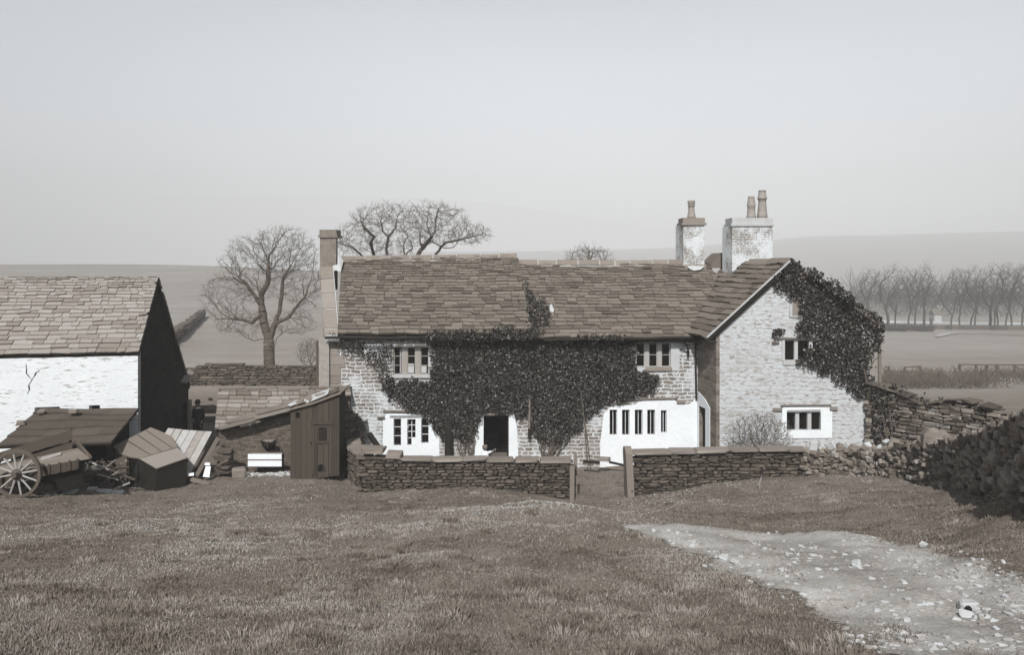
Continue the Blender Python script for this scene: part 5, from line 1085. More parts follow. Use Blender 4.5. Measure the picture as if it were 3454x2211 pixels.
for (pts, Y, l, m) in (([(3112, 1512), (3118, 1470), (3132, 1448), (3150, 1442), (3166, 1450), (3190, 1456), (3203, 1466), (3204, 1490), (3190, 1510), (3140, 1522)], 20.0, 'largest boulder perched on top of the rubble wall', 'coping'), ([(3246, 1488), (3260, 1466), (3285, 1462), (3320, 1470), (3318, 1488), (3280, 1502)], 17.7, 'long low boulder right of the largest one on the rubble wall', 'coping'),
                       ([(2978, 1492), (2992, 1482), (3010, 1486), (3018, 1496), (3004, 1508), (2985, 1504)], 22.3, 'bright white stone lying on the rubble wall', 'palestone'), ([(2950, 1526), (2958, 1504), (2974, 1498), (2976, 1508), (2964, 1526)], 22.5, 'pale tilted slab leaning below the white stone on the rubble wall', 'palestone')):
    mb = MB(); c = sum((P(x, y, Y) for x, y in pts), Vector((0, 0, 0))) / len(pts); n = len(pts); s = (max(p[0] for p in pts) - min(p[0] for p in pts)) / F * Y
    fr = [c + (P(x, y, Y) - c) * .72 + Vector((0, -s * .28, 0)) for x, y in pts]; md = [P(x, y, Y) + Vector((0, rg.normal(0, .02), 0)) for x, y in pts]; bk = [c + (q - c) * .7 + Vector((0, s * .5, -.02)) for q in md]
    vs = fr + md + bk; fs = [tuple(range(n)), tuple(range(3 * n - 1, 2 * n - 1, -1))]
    for r in range(2):
        for k in range(n): fs.append((r * n + (k + 1) % n, r * n + k, (r + 1) * n + k, (r + 1) * n + (k + 1) % n))
    mb.add(vs, fs); tag(mb.build('boulder' if m == 'coping' else 'stone', M[m]), l, 'stone')
# high dark garden wall from the wing corner
hw = wall_thing('high_garden_wall', 'high dark ivy-grown garden wall running from the gable corner', tuple(P(3100, 1500, 24)))
ph = Path([(WX(2934, 26.2), 26.25), (WX(3395, 22.6), 22.6)]); zt0, zt1 = WZ(1298, 26.2), WZ(1374, 22.6)
th2 = interp([(0, zt0), (ph.L * .12, zt0 - .02), (ph.L * .34, zt0 - .22), (ph.L * .42, zt0 - .38), (ph.L * .75, zt1 + .02), (ph.L, zt1 - .15)])
rg = np.random.default_rng(71); mb = MB(); drystone(mb, ph, lambda t: .3, th2, .4, (.07, .16), (.16, .42), rg, .2, .014, .04); mb.build('stones', M['rubble'], hw)
mb = MB(); core(mb, ph, lambda t: .2, lambda t: th2(t) - .08, .3, 20, .05); mb.build('core', M['wallcore'], hw)
mb = MB()
for f in (.04, .13, .22, .31, .40, .55, .66, .77, .9):
    p, a = ph.at(ph.L * f); z = th2(ph.L * f); sl = math.atan2(th2(ph.L * f + .2) - th2(ph.L * f - .2), .4)
    stone(mb, (p[0], p[1], z + .04), (ph.L * .095, .62, .06), rotz(a) @ roty(-sl + rg.normal(0, .03)), .15, .12, rg)
mb.build('coping', M['drystone'], hw)
hp = [(2936, 1300), (3060, 1325), (3140, 1345), (3300, 1360), (3340, 1400), (3300, 1490), (2940, 1500)]
yw = lambda x, y: 26.2 + (np.asarray(x) - 2934) / (3395 - 2934) * (22.6 - 26.2) - .2
ivy('ivy', 'dark thin ivy spread over the high garden wall', [(hp, yw, .42), ([(2934, 1296), (3040, 1310), (3060, 1360), (3000, 1470), (2938, 1490)], yw, .5)], 24, 520, M['ivydark'], 73, .10,
    stems=[([P(2998, 1500, 25.3), P(2984, 1450, 25.4), P(2976, 1395, 25.45), P(2985, 1350, 25.4)], .02), ([P(3010, 1500, 25.2), P(3008, 1440, 25.25), P(2997, 1370, 25.35)], .02)])

# ================================================================ TREES
def grow(base, trunk, blobs, n_attr, step, infl, kill, seed, gnarl=0.25, maxit=90, up=0.1, hollow=0.25):
    rg = np.random.default_rng(seed); att = []
    for c, r, w in blobs:
        k = int(n_attr * w); d = rg.normal(0, 1, (k, 3)); d /= np.linalg.norm(d, axis=1)[:, None]; q = rg.uniform(hollow, 1, k) ** .5
        att.append(np.array(c) + d * q[:, None] * np.array(r))
    att = np.concatenate(att)
    nodes = []; par = []
    for tr in trunk:            # seed limbs: polylines; the first is the trunk
        prev = -1
        for i in range(len(tr)):
            p = np.array(tr[i], float)
            if i == 0:
                if nodes:
                    dd = np.linalg.norm(np.array(nodes) - p, axis=1); prev = int(dd.argmin())
                    if dd[prev] < 1e-6: continue
                nodes.append(p); par.append(prev); prev = len(nodes) - 1; continue
            q0 = nodes[prev]; m = max(1, int(np.linalg.norm(p - q0) / step))
            for k in range(1, m + 1): nodes.append(q0 + (p - q0) * k / m + (rg.normal(0, step * .10, 3) if k < m else 0)); par.append(prev); prev = len(nodes) - 1
    nodes = list(nodes); A_ = att; best = np.full(len(A_), 1e9); bi = np.zeros(len(A_), int); start = 0; alive = np.ones(len(A_), bool)
    for it in range(maxit):
        new = np.array(nodes[start:])
        if len(new):
            for s in range(0, len(new), 400):
                dd = np.linalg.norm(A_[:, None] - new[None, s:s + 400], axis=2); j = dd.argmin(1); v = dd[np.arange(len(A_)), j]; b = v < best; best[b] = v[b]; bi[b] = j[b] + start + s
        alive &= best > kill
        if not alive.any(): break
        sel = alive & (best < infl)
        if not sel.any(): sel = alive & (best < best[alive].min() * 1.15)
        start = len(nodes); NP = np.array(nodes); idx = np.unique(bi[sel])
        d = A_[sel] - NP[bi[sel]]; d /= np.linalg.norm(d, axis=1)[:, None] + 1e-9; acc = np.zeros((len(NP), 3)); np.add.at(acc, bi[sel], d)
        for k in idx:
            v = acc[k] / (np.linalg.norm(acc[k]) + 1e-9)
            if par[k] >= 0:
                pd = NP[k] - NP[par[k]]; pd /= np.linalg.norm(pd) + 1e-9; v = v + pd * .35
            v = v + rg.normal(0, gnarl, 3) + np.array([0, 0, up]); v /= np.linalg.norm(v); nodes.append(NP[k] + v * step); par.append(int(k))
    return np.array(nodes), np.array(par)
def tubes(segs_a, segs_b, ra, rb, n):
    "one open frustum per segment"
    d = segs_b - segs_a; d /= np.linalg.norm(d, axis=1)[:, None] + 1e-9; ref = np.where(np.abs(d[:, 2:3]) > .9, np.array([[1., 0, 0]]), np.array([[0, 0, 1.]]))
    u = np.cross(d, ref); u /= np.linalg.norm(u, axis=1)[:, None]; w = np.cross(d, u); V = []
    for k in range(n):
        c, s = math.cos(2 * math.pi * k / n), math.sin(2 * math.pi * k / n); o_ = u * c + w * s; V.append(segs_a + o_ * ra[:, None]); V.append(segs_b + o_ * rb[:, None])
    V = np.stack(V, 1); m = len(segs_a); b = np.arange(m) * 2 * n
    Fc = np.concatenate([np.stack([b + 2 * k, b + 2 * ((k + 1) % n), b + 2 * ((k + 1) % n) + 1, b + 2 * k + 1], 1) for k in range(n)]); return V.reshape(-1, 3), Fc
def tree_mesh(t, nodes, par, r_tip, r_base, bark, twigm, seed, twigs=2, tl=.5, tr=.010, expo=2.3, cut=.05, sides=7, droop=0.0):
    n = len(nodes); rg = np.random.default_rng(seed); load = np.zeros(n)
    for i in range(n - 1, -1, -1):
        if load[i] == 0: load[i] = 1
        if par[i] >= 0: load[par[i]] += load[i]
    rad = r_tip * load ** (1 / expo); rad *= 1; f = r_base / rad.max(); rad = r_tip + (rad - r_tip) * (r_base - r_tip) / (rad.max() - r_tip)
    k = np.where(par >= 0)[0]; a, b = nodes[par[k]], nodes[k]; ra, rb = rad[par[k]], rad[k]; ra = np.minimum(ra, rb * 1.5)
    big = rb > cut
    roots = np.where(par < 0)[0]
    V, Fc = tubes(a[big], b[big], ra[big], rb[big], sides); mesh_np('trunk', V, Fc, bark, t)
    sa, sb, sra, srb = [a[~big]], [b[~big]], [ra[~big]], [rb[~big]]
    tips = np.where(load < 9)[0]; pd = nodes - nodes[np.maximum(par, 0)]; pd /= np.linalg.norm(pd, axis=1)[:, None] + 1e-9
    for rep in range(twigs):
        d = pd[tips] + rg.normal(0, .55, (len(tips), 3)) + np.array([0, 0, .12 - droop]); d /= np.linalg.norm(d, axis=1)[:, None]; l = rg.uniform(.4, 1, len(tips))[:, None] * tl
        m = nodes[tips] + d * l * .5; e = m + (d + rg.normal(0, .3, d.shape)) * l * .5
        sa += [nodes[tips], m]; sb += [m, e]; sra += [np.full(len(tips), tr), np.full(len(tips), tr * .8)]; srb += [np.full(len(tips), tr * .8), np.full(len(tips), tr * .45)]
    V, Fc = tubes(np.concatenate(sa), np.concatenate(sb), np.concatenate(sra), np.concatenate(srb), 3 if cut < .09 else 3); mesh_np('crown', V, Fc, twigm, t)
# the tree left of the house
Yt = 47.0; q = lambda x, y, d=0: tuple(P(x, y, Yt + d))
t = thing('bare_tree', 'tall bare spreading tree between the barn and the house chimney', 'tree', q(910, 1318))
nd, pr_ = grow(None, [[q(912, 1322), q(912, 1250), q(908, 1180), q(905, 1135)], [q(905, 1135), q(890, 1090), q(884, 1040), q(880, 1000), q(868, 960)], [q(908, 1150), q(925, 1100), q(942, 1050), q(950, 1000), q(955, 940)], [q(884, 1060, -.2), q(850, 1090), q(820, 1080), q(780, 1075)], [q(884, 1040), q(850, 985), q(825, 950)], [q(935, 1090), q(975, 1070), q(1005, 1030), q(1030, 1000)], [q(880, 1000), q(905, 950), q(905, 900)], [q(918, 1190), q(935, 1140), q(960, 1120)], [q(903, 1140), q(860, 1150), q(830, 1140)]],
               [(q(870, 900), (2.3, 2.6, 2.2), .26), (q(955, 850), (2.0, 2.4, 1.7), .26), (q(770, 1000), (1.7, 2, 1.7), .15), (q(1020, 930), (1.3, 2.2, 2.4), .16), (q(810, 1090), (1.7, 1.6, .8), .09), (q(985, 1090), (1.5, 1.6, .9), .08)], 4200, .15, 2.4, .26, 5, .24, 130, .06)
tree_mesh(t, nd, pr_, .0055, .34, M['bark'], M['twig'], 6, 2, .45, .006, 1.75, .04)
Yt = 50.0
t = thing('bare_tree', 'gnarled bare tree whose crooked limbs rise behind the left roof ridge', 'tree', q(1390, 1290))
limbs = [[q(1392, 1300), q(1392, 1150), q(1390, 1050), q(1392, 985)]]
for pts in ([(1392, 1000), (1340, 960), (1308, 880), (1303, 840), (1310, 800), (1335, 770), (1340, 735)], [(1310, 800), (1290, 780), (1285, 745)], [(1392, 1020), (1290, 960), (1225, 868), (1190, 835), (1140, 820)], [(1260, 920), (1262, 865), (1250, 820), (1262, 800), (1230, 770), (1215, 740)],
            [(1392, 985), (1368, 900), (1372, 855), (1392, 838), (1385, 815)], [(1392, 985), (1400, 900), (1412, 855), (1432, 830), (1418, 825), (1416, 790), (1424, 765)], [(1432, 830), (1455, 800), (1468, 780), (1470, 740), (1480, 700)], [(1395, 1010), (1440, 930), (1470, 858), (1500, 820), (1540, 812), (1585, 800), (1625, 790)], [(1500, 838), (1530, 835), (1545, 815)], [(1368, 880), (1360, 830), (1375, 800), (1355, 770)], [(1455, 800), (1440, 760), (1445, 720)]):
    limbs.append([q(x, y, RNG.normal(0, .7)) for x, y in pts])
nd, pr_ = grow(None, limbs, [(q(1330, 775), (2.9, 2.6, 1.9), .34), (q(1460, 755), (2.6, 2.6, 1.5), .30), (q(1190, 810), (1.5, 2, 1.2), .14), (q(1585, 790), (1.5, 1.8, .8), .14), (q(1250, 740), (1.6, 1.8, 1.0), .08)], 4000, .15, 2.2, .25, 8, .42, 120, .04)
tree_mesh(t, nd, pr_, .006, .27, M['bark'], M['twig'], 9, 2, .40, .006, 1.75, .04)
Yt = 58.0
t = thing('bare_tree', 'top of a small bare tree showing above the middle of the roof ridge', 'tree', q(1975, 1240))
nd, pr_ = grow(None, [[q(1960, 1260), q(1965, 1100), q(1968, 1000), q(1972, 940)]], [(q(1985, 880), (1.9, 1.6, 1.1), 1)], 420, .2, 2.6, .3, 12, .2, 80, .1)
tree_mesh(t, nd, pr_, .010, .2, M['bark'], M['twig'], 13, 2, .8, .010, 2.1, .05)
# thicket beyond the field wall
def shrub(label, c, r, n, seed, step=.12, m=None, tw=.28, kill=.16, name='bush', base_r=.03, tr=.006):
    t = thing(name, label, 'bush', tuple(c)); c = np.array(c); rg = np.random.default_rng(seed); st = [[tuple(c + np.array([rg.normal(0, r[0] * .18), rg.normal(0, r[1] * .18), -.05])), tuple(c + np.array([rg.normal(0, r[0] * .3), rg.normal(0, r[1] * .3), r[2] * .5]))] for _ in range(7)]
    nd, p_ = grow(None, st, [(c + np.array([0, 0, r[2] * .95]), r, 1)], n, step, 1.5, kill, seed, .35, 60, .05, .05); p_ = p_.copy()
    tree_mesh(t, nd, p_, .004, base_r, m or M['twig'], m or M['twig'], seed, 2, tw, tr, 2.2, .02, 5)
shrub('grey leafless thicket behind the far field wall near the chimney pier', P(1045, 1240, 51), (.9, .8, 1.0), 500, 14, .14, None, .4)
shrub('wiry leafless bush growing behind the right garden wall under the gable', Vector((WX(2562, 25.2), 25.2, .75)), (1.12, .5, .84), 1500, 15, .08, M['twig'], .26, .11, 'bush', .022, .005)
# row of tall trees across the right field
row = [(2936, 905), (2997, 895), (3018, 960), (3063, 900), (3086, 925), (3118, 890), (3208, 910), (3236, 905), (3272, 930), (3288, 895), (3340, 905), (3356, 890), (3368, 960), (3392, 895), (3414, 888), (3446, 892)]
nth = 'first second third fourth fifth sixth seventh eighth ninth tenth eleventh twelfth thirteenth fourteenth fifteenth sixteenth'.split()
for i, (x, top) in enumerate(row):
    Yt = 196 + (i * 37 % 11) * 1.6; X = WX(x, Yt); zb = gz(X, Yt); H = WZ(top, Yt) - zb; rg = np.random.default_rng(100 + i); big = x in (3118, 3340, 3411, 2997)
    lean = rg.normal(0, .04) * H; w = H * (.20 if x not in (3018, 3368) else .12)
    f0 = rg.uniform(.26, .46); sg = rg.choice((-1, 1)); tr = [[(X, Yt, zb - .5), (X + lean * .3, Yt, zb + H * .2), (X + lean, Yt, zb + H * f0), (X + lean * 1.2 - sg * w * .2, Yt, zb + H * (f0 + .22))], [(X + lean * .8, Yt, zb + H * f0 * .85), (X + sg * w * rg.uniform(.3, .6), Yt + 1, zb + H * (f0 + .15)), (X + sg * w * rg.uniform(.5, .9), Yt, zb + H * (f0 + rg.uniform(.28, .4)))]]
    t = thing('bare_tree', nth[i] + ' bare tree from the house in the hazy row beyond the right field', 'tree', (X, Yt, zb), 'bare trees in the row beyond the right field')
    nd, p_ = grow(None, tr, [((X + lean, Yt, zb + H * .66), (w, w, H * .30), .45), ((X + lean + rg.normal(0, w * .4), Yt, zb + H * .84), (w * .7, w * .7, H * .17), .3), ((X + rg.normal(0, w * .8), Yt, zb + H * rg.uniform(.5, .7)), (w * .7, w * .7, H * .16), .25)], 520, .55, 6, .95, 200 + i, .22, 70, .22)
    tree_mesh(t, nd, p_, .022, (.36 if big else .22), M['fartree'], M['fartree'], 300 + i, 2, 1.7, .026, 2.1, .10, 5)

# ================================================================ BEYOND: walls, logs, fence, road
mb = MB(); rg = np.random.default_rng(81); Yw_ = 46.0; pfw = Path([(WX(560, Yw_), Yw_), (WX(1070, Yw_), Yw_)]); tf = interp([(0, WZ(1250, Yw_)), (WX(668, Yw_) - WX(560, Yw_), WZ(1240, Yw_)), (WX(690, Yw_) - WX(560, Yw_), WZ(1229, Yw_)), (pfw.L, WZ(1232, Yw_))])
fw = thing('field_wall', 'dark drystone field wall behind the big bare tree', 'stone wall', tuple(P(815, 1312, 46)))
drystone(mb, pfw, lambda t: -.5, tf, .5, (.1, .2), (.2, .55), rg, .22, .015, .05); mb.build('stones', M['farwall'], fw)
mb = MB(); core(mb, pfw, lambda t: -.6, lambda t: tf(t) - .08, .36, 10, .05); mb.build('core', M['wallcore'], fw)
d0, d1 = (WX(590, 84), 84.0), (WX(684, 138), 138.0); pd_ = Path([(WX(470, 60), 60.0), d0, d1]); mb = MB(); rg = np.random.default_rng(82); bd = bs(pd_)
for k in range(380):
    m = rg.uniform(0, pd_.L); p, a = pd_.at(m); b = gz(p[0], p[1]); s = rg.uniform(.4, 1.0); stone(mb, (p[0], p[1], b + rg.uniform(0, 1.35)), (s * 1.4, .9, .34), rotz(a + rg.normal(0, .2)), .25, .2, rg)
core(mb, pd_, lambda t: bd(t), lambda t: bd(t) + 1.3, .6, 30); tag(mb.build('field_wall', M['farwall']), 'distant hazy field wall running up the hillside right of the barn', 'stone wall')
for k, (x0, x1, y, dz, lab) in enumerate(((640, 818, 1348, .30, 'top pale rail behind the standing man'), (645, 812, 1372, .32, 'middle rail behind the standing man'), (648, 808, 1384, .2, 'lower rail behind the standing man'), (640, 828, 1312, .34, 'long stone kerb below the dark field wall'))):
    Yr = 36.5 - k * .15 if k < 3 else 42.0; mb = MB(); mb.bar(P(x0, y, Yr), P(x1, y - 2, Yr), .22, .12 if k != 3 else .25); tag(mb.build('rail' if k < 3 else 'kerb', M['woodgrey'] if k < 3 else M['ashlar']), lab, 'rail' if k < 3 else 'kerb')
mb = MB(); mb.box(WX(648, 37.2), WX(815, 37.2), 37.2, 37.5, -1.2, WZ(1340, 37.2)); tag(mb.build('plank_barrier', M['woodgrey']), 'grey plank barrier behind the pale rails left of the outhouse', 'barrier')
mb = MB(); mb.bar(P(642, 1350, 35.2), P(644, 1475, 35.2), .11, .11); tag(mb.build('post', M['ashlar']), 'pale stone post beside the standing man', 'post')
fn = thing('rail_fence', 'long low post and rail fence across the right field', 'fence', tuple(P(3340, 1258, 66)))
def fence(t, posts, rails, Y, w=.16):
    for x0, y0, x1, y1 in posts:
        X = WX(x0, Y); mb = MB(); mb.bar(P(x0, y0, Y), Vector((WX(x1, Y), Y, min(WZ(y1, Y), gz(WX(x1, Y), Y) - .1))), w, w); mb.build('post', M['woodbrown'], t)
    for x0, y0, x1, y1 in rails: mb = MB(); mb.bar(P(x0, y0, Y - .1), P(x1, y1, Y - .1), .06, .11); mb.build('rail', M['woodbrown'], t)
fence(fn, [(3238, 1229, 3238, 1260), (3293, 1231, 3292, 1258), (3329, 1231, 3328, 1262), (3363, 1232, 3362, 1256), (3422, 1232, 3423, 1256), (3500, 1232, 3500, 1258)], [(3236, 1231, 3334, 1232), (3332, 1231, 3520, 1232), (3420, 1240, 3470, 1252)], 66)
fn2 = thing('rail_fence', 'short broken fence with leaning posts close to the gable', 'fence', tuple(P(3050, 1262, 66)))
fence(fn2, [(2998, 1238, 3004, 1264), (3052, 1240, 3048, 1256), (3102, 1237, 3109, 1260)], [(2984, 1238, 3002, 1239), (3050, 1240, 3104, 1237), (2984, 1254, 3108, 1256)], 66)
def scrub(name, label, poly_fn, n, h, seed, m, tr=.02):
    rg = np.random.default_rng(seed); X, Y = poly_fn(rg, n); k = (vnoise(X * .5, Y * .5, seed) + rg.uniform(-.3, .3, n)) > .35; X, Y = X[k], Y[k]; Z = G(X, Y); m_ = len(X)
    d = np.stack([rg.normal(0, .7, m_), rg.normal(0, .5, m_), rg.uniform(.5, 1.2, m_)], 1); d /= np.linalg.norm(d, axis=1)[:, None]; l = rg.uniform(.3, 1, m_)[:, None] * h; a = np.stack([X, Y, Z + rg.uniform(0, .4, m_) * h], 1)
    V, Fc = tubes(a, a + d * l, np.full(m_, tr), np.full(m_, tr * .5), 3); return tag(mesh_np(name, V, Fc, m), label, 'scrub', kind='stuff')
scrub('scrub', 'strip of brown scrub below the rail fence in the right field', lambda rg, n: (lambda Y: (WX(rg.uniform(2975, 3700, n), Y), Y))(rg.uniform(51, 62, n)), 5200, .9, 91, M['twig'], .022)
def wood(rg, n):
    Y = rg.uniform(285, 330, n); return WX(rg.uniform(2860, 3800, n), Y), Y
scrub('far_wood', 'faint mass of bare woodland far behind the row of trees', wood, 2600, 15, 94, M['fartree'], .10)
scrub('hedge', 'low dark hedge under the row of far bare trees', lambda rg, n: (lambda Y: (WX(rg.uniform(2880, 3150, n), Y), Y))(rg.uniform(186, 196, n)), 2600, 1.6, 92, M['fartree'], .05)
def strip(name, pts, lift, m, kind=None, lab=None, cat=None, h=0):
    "a ribbon laid on the land; pts = (x, y, halfwidth)"
    V = []; Fc = []; P_ = Path([(a, b) for a, b, c_ in pts]); n = 60
    wf = interp([(P_.d[i], p[2]) for i, p in enumerate(pts)])
    for k in range(n + 1):
        p, a = P_.at(P_.L * k / n); w = wf(P_.L * k / n)
        for s in (-1, -.33, .33, 1): x, y = p[0] - math.sin(a) * w * s, p[1] + math.cos(a) * w * s; V.append((x, y, gz(x, y) + lift))
    for k in range(n):
        for j in range(3): i = k * 4 + j; Fc.append((i, i + 4, i + 5, i + 1))
    o = mesh_np(name, np.array(V), np.array(Fc), m); return tag(o, lab, cat, kind=kind)
M['road'] = plain('pale_road', .62, .15, 1, bmp=0)
strip('road', [(WX(2860, 225), 225, 5), (WX(3100, 224), 224, 5), (WX(3300, 219), 219, 6), (WX(3700, 212), 212, 6), (WX(4200, 205), 205, 6)], 1.0, M['road'], 'structure')
M['path'] = plain('trodden_path', .36, .2, 1, bmp=0)
strip('path', [(WX(3160, 155), 155, .5), (WX(3190, 172), 172, 1.1), (WX(3220, 180), 180, 1.4), (WX(3330, 176), 176, 1.3), (WX(3454, 170), 170, 1.2), (WX(3800, 160), 160, 1.2)], .18, M['path'], 'structure')
rw2 = Path([(WX(3130, 204), 204), (WX(3300, 199), 199), (WX(3700, 190), 190)]); b2 = bs(rw2); mb = MB(); core(mb, rw2, b2, lambda t: b2(t) + 1.25, .7, 40); tag(mb.build('roadside_wall', M['farwall']), 'dark low wall along the far road under the bare trees', 'stone wall')
mb = MB(); Yb = 240; zb = gz(WX(3165, Yb), Yb); mb.box(WX(3152, Yb), WX(3176, Yb), Yb, Yb + 3, zb - .5, zb + 2.6); o = thing('cottage', 'tiny pale cottage by the far road between the hazy trees', 'cottage', (WX(3164, Yb), Yb, zb)); mb.build('wall', M['palestone'], o)
mb = MB(); x0, x1 = WX(3150, Yb), WX(3178, Yb); mb.prism([(x0, Yb - .2, zb + 2.6), (x0, Yb + 3.2, zb + 2.6), (x0, Yb + 1.5, zb + 4.4)], (x1 - x0, 0, 0)); mb.build('roof', M['slate'], o)
mb = MB(); Yb = 203; zb = gz(WX(3141, Yb), Yb); mb.box(WX(3138, Yb), WX(3144, Yb), Yb - .3, Yb + .3, zb - .3, zb + 2.6); mb.box(WX(3137, Yb), WX(3145, Yb), Yb - .4, Yb + .4, zb + 2.61, zb + 2.9); tag(mb.build('gate_pier', M['farwall']), 'dark gate pier where the far roadside wall begins', 'pier')
mb = MB(); rg = np.random.default_rng(93)
# distant hills
def hill(name, prof, Y0, Y1, m, n=90, seed=1, zlow=-25):
    xs = np.linspace(prof[0][0], prof[-1][0], n); V = []; rows = 10
    for r in range(rows + 1):
        f = r / rows; Y = Y0 + (Y1 - Y0) * f; s = f * f * (3 - 2 * f) if f < .999 else 1
        zt = np.interp(xs, [p[0] for p in prof], [p[1] for p in prof]); ztop = CZ - (zt - HY) / F * Y1; X = (xs - X0) / F * Y
        Z = zlow + (ztop - zlow) * s + (fbm(X / 60, np.full(n, Y / 60), seed) - .5) * 2.5 * s; V.append(np.stack([X, np.full(n, Y), Z], 1))
    V = np.concatenate(V); I = (np.arange(rows)[:, None] * n + np.arange(n - 1)[None]).ravel(); o = mesh_np(name, V, np.stack([I, I + 1, I + n + 1, I + n], 1), m); o.data.shade_smooth(); return tag(o, kind='structure')
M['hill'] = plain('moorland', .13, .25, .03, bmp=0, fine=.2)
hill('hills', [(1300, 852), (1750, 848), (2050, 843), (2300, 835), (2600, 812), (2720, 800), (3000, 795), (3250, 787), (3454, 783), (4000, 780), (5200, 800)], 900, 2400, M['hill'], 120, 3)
M['moor'] = plain('haze_pale_moorland', .40, .1, .03, bmp=0, fine=.2)  # distance haze put into the colour, paled to merge with the sky
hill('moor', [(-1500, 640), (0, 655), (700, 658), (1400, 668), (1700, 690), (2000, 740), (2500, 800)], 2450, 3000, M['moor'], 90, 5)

# ================================================================ PEOPLE
def skin(verts, edges, rad, sub=2):
    me = bpy.data.meshes.new('tmp'); me.from_pydata([tuple(v) for v in verts], edges, []); ob = bpy.data.objects.new('tmp', me); C.objects.link(ob)
    ob.modifiers.new('s', 'SKIN')
    for i, r in enumerate(rad): sv = me.skin_vertices[0].data[i]; sv.radius = (r, r) if not hasattr(r, '__len__') else r; sv.use_root = (i == 0)
    ob.modifiers.new('u', 'SUBSURF').levels = sub
    dg = bpy.context.evaluated_depsgraph_get(); dg.update(); ev = ob.evaluated_get(dg); m = ev.to_mesh(); V = [tuple(v.co) for v in m.vertices]; Fc = [tuple(p.vertices) for p in m.polygons]; ev.to_mesh_clear()
    bpy.data.objects.remove(ob); return V, Fc
def place(V, c, rz, s=1.0):
    a, b = math.cos(rz), math.sin(rz); return [(c[0] + s * (x * a - y * b), c[1] + s * (x * b + y * a), c[2] + s * z) for x, y, z in V]
def chain(pts, rad, c, rz, name, m, parent, s=1.0, edges=None, extra=None):
    V, Fc = skin(pts, edges or [(i, i + 1) for i in range(len(pts) - 1)], rad); mb = MB(); mb.add(place(V, c, rz, s), Fc)
    if extra: extra(mb)
    return mb.build(name, m, parent, True)
def fingers(hand, d, side, s):
    "five unequal curled fingers leaving a palm; hand = wrist end of the palm, d = pointing direction, side = thumb side"
    hand, d, side = Vector(hand), Vector(d).normalized(), Vector(side).normalized(); cu = d.cross(side).normalized(); out = []
    for k, l in enumerate((.062, .07, .075, .068, .055)):
        if k == 0: b = hand + side * .03 * s; dd = (d * .7 + side * .75).normalized()
        else: b = hand + d * .05 * s + side * (.028 - .018 * (k - 1)) * s; dd = d
        out.append([b, b + dd * l * .5 * s, b + (dd * .85 + cu * .3) * l * s])
    return out
mx = WX(668, 33.0); mz = gz(mx, 33.0); mz = min(mz, WZ(1352, 33) - 1.80)
man_c = (mx, 33.0, WZ(1353, 33.0) - 1.80); rzm = math.radians(170)
person = thing('person', 'man in black suit and dark hat standing with his back turned beside the barn', 'person', man_c)
pts = [(0, 0, .92), (0, .01, 1.12), (0, .0, 1.38), (0, 0, 1.50), (0, .01, 1.58), (0, .03, 1.68), (-.1, 0, .86), (-.11, .02, .48), (-.11, -.02, .08), (-.11, .12, .03), (.1, 0, .86), (.11, .02, .48), (.11, -.02, .08), (.11, .12, .03), (-.2, 0, 1.42), (-.25, -.03, 1.14), (-.22, .09, .92), (-.21, .13, .84), (.2, 0, 1.42), (.25, -.03, 1.14), (.22, .09, .92), (.21, .13, .84)]
ed = [(0, 1), (1, 2), (2, 3), (3, 4), (4, 5), (0, 6), (6, 7), (7, 8), (8, 9), (0, 10), (10, 11), (11, 12), (12, 13), (2, 14), (14, 15), (15, 16), (16, 17), (2, 18), (18, 19), (19, 20), (20, 21)]
rr = [.12, .11, (.13, .10), .06, .065, .085, .07, .045, .035, .03, .07, .045, .035, .03, .055, .042, .032, .03, .055, .042, .032, .03]
def hands(mb):
    for sgn in (-1, 1):
        for f in fingers((sgn * .21, .14, .83), (0, .25, -1), (0, 1, .2), 1.0): mb.tube([Vector(p) for p in place(f, man_c, rzm)], [.009, .009, .007], 6)
chain(pts, rr, man_c, rzm, 'body', M['skin'], person, 1, ed, hands)
chain([(0, 0, .86), (0, .01, 1.12), (0, 0, 1.38), (0, 0, 1.46), (-.2, 0, 1.42), (-.255, -.03, 1.14), (-.225, .08, .95), (.2, 0, 1.42), (.255, -.03, 1.14), (.225, .08, .95)], [(.19, .15), (.175, .14), (.19, .14), .09, .08, .065, .055, .08, .065, .055], man_c, rzm, 'jacket', M['cloth'], person, 1, [(0, 1), (1, 2), (2, 3), (2, 4), (4, 5), (5, 6), (2, 7), (7, 8), (8, 9)])
chain([(0, 0, .92), (-.1, 0, .84), (-.115, .02, .48), (-.11, -.02, .05), (.1, 0, .84), (.115, .02, .48), (.11, -.02, .05)], [.17, .13, .105, .095, .13, .105, .095], man_c, rzm, 'trousers', M['cloth'], person, 1, [(0, 1), (1, 2), (2, 3), (0, 4), (4, 5), (5, 6)])
hc = place([(0, .03, 1.70)], man_c, rzm)[0]
MB().lathe(hc, [(.15, .03), (.155, .035), (.15, .045), (.105, .05), (.10, .10), (.085, .145), (.04, .16), (.01, .162)], 20).build('hat', M['cloth'], person, True)
MB().lathe((hc[0], hc[1], hc[2] - .235), [(.078, 0), (.075, .05), (.07, .07)], 14).build('collar', M['linen'], person, True)
MB().lathe((hc[0], hc[1], hc[2] - .10), [(.07, -.05), (.094, .0), (.098, .08), (.09, .14)], 16).build('hair', M['hair'], person, True)
mb = MB()
for sgn in (-1, 1): mb.tube([Vector(p) for p in place([(sgn * .11, -.07, .05), (sgn * .11, .04, .05), (sgn * .115, .16, .035)], man_c, rzm)], [.05, .055, .035], 8)
mb.build('shoes', M['lead'], person, True)
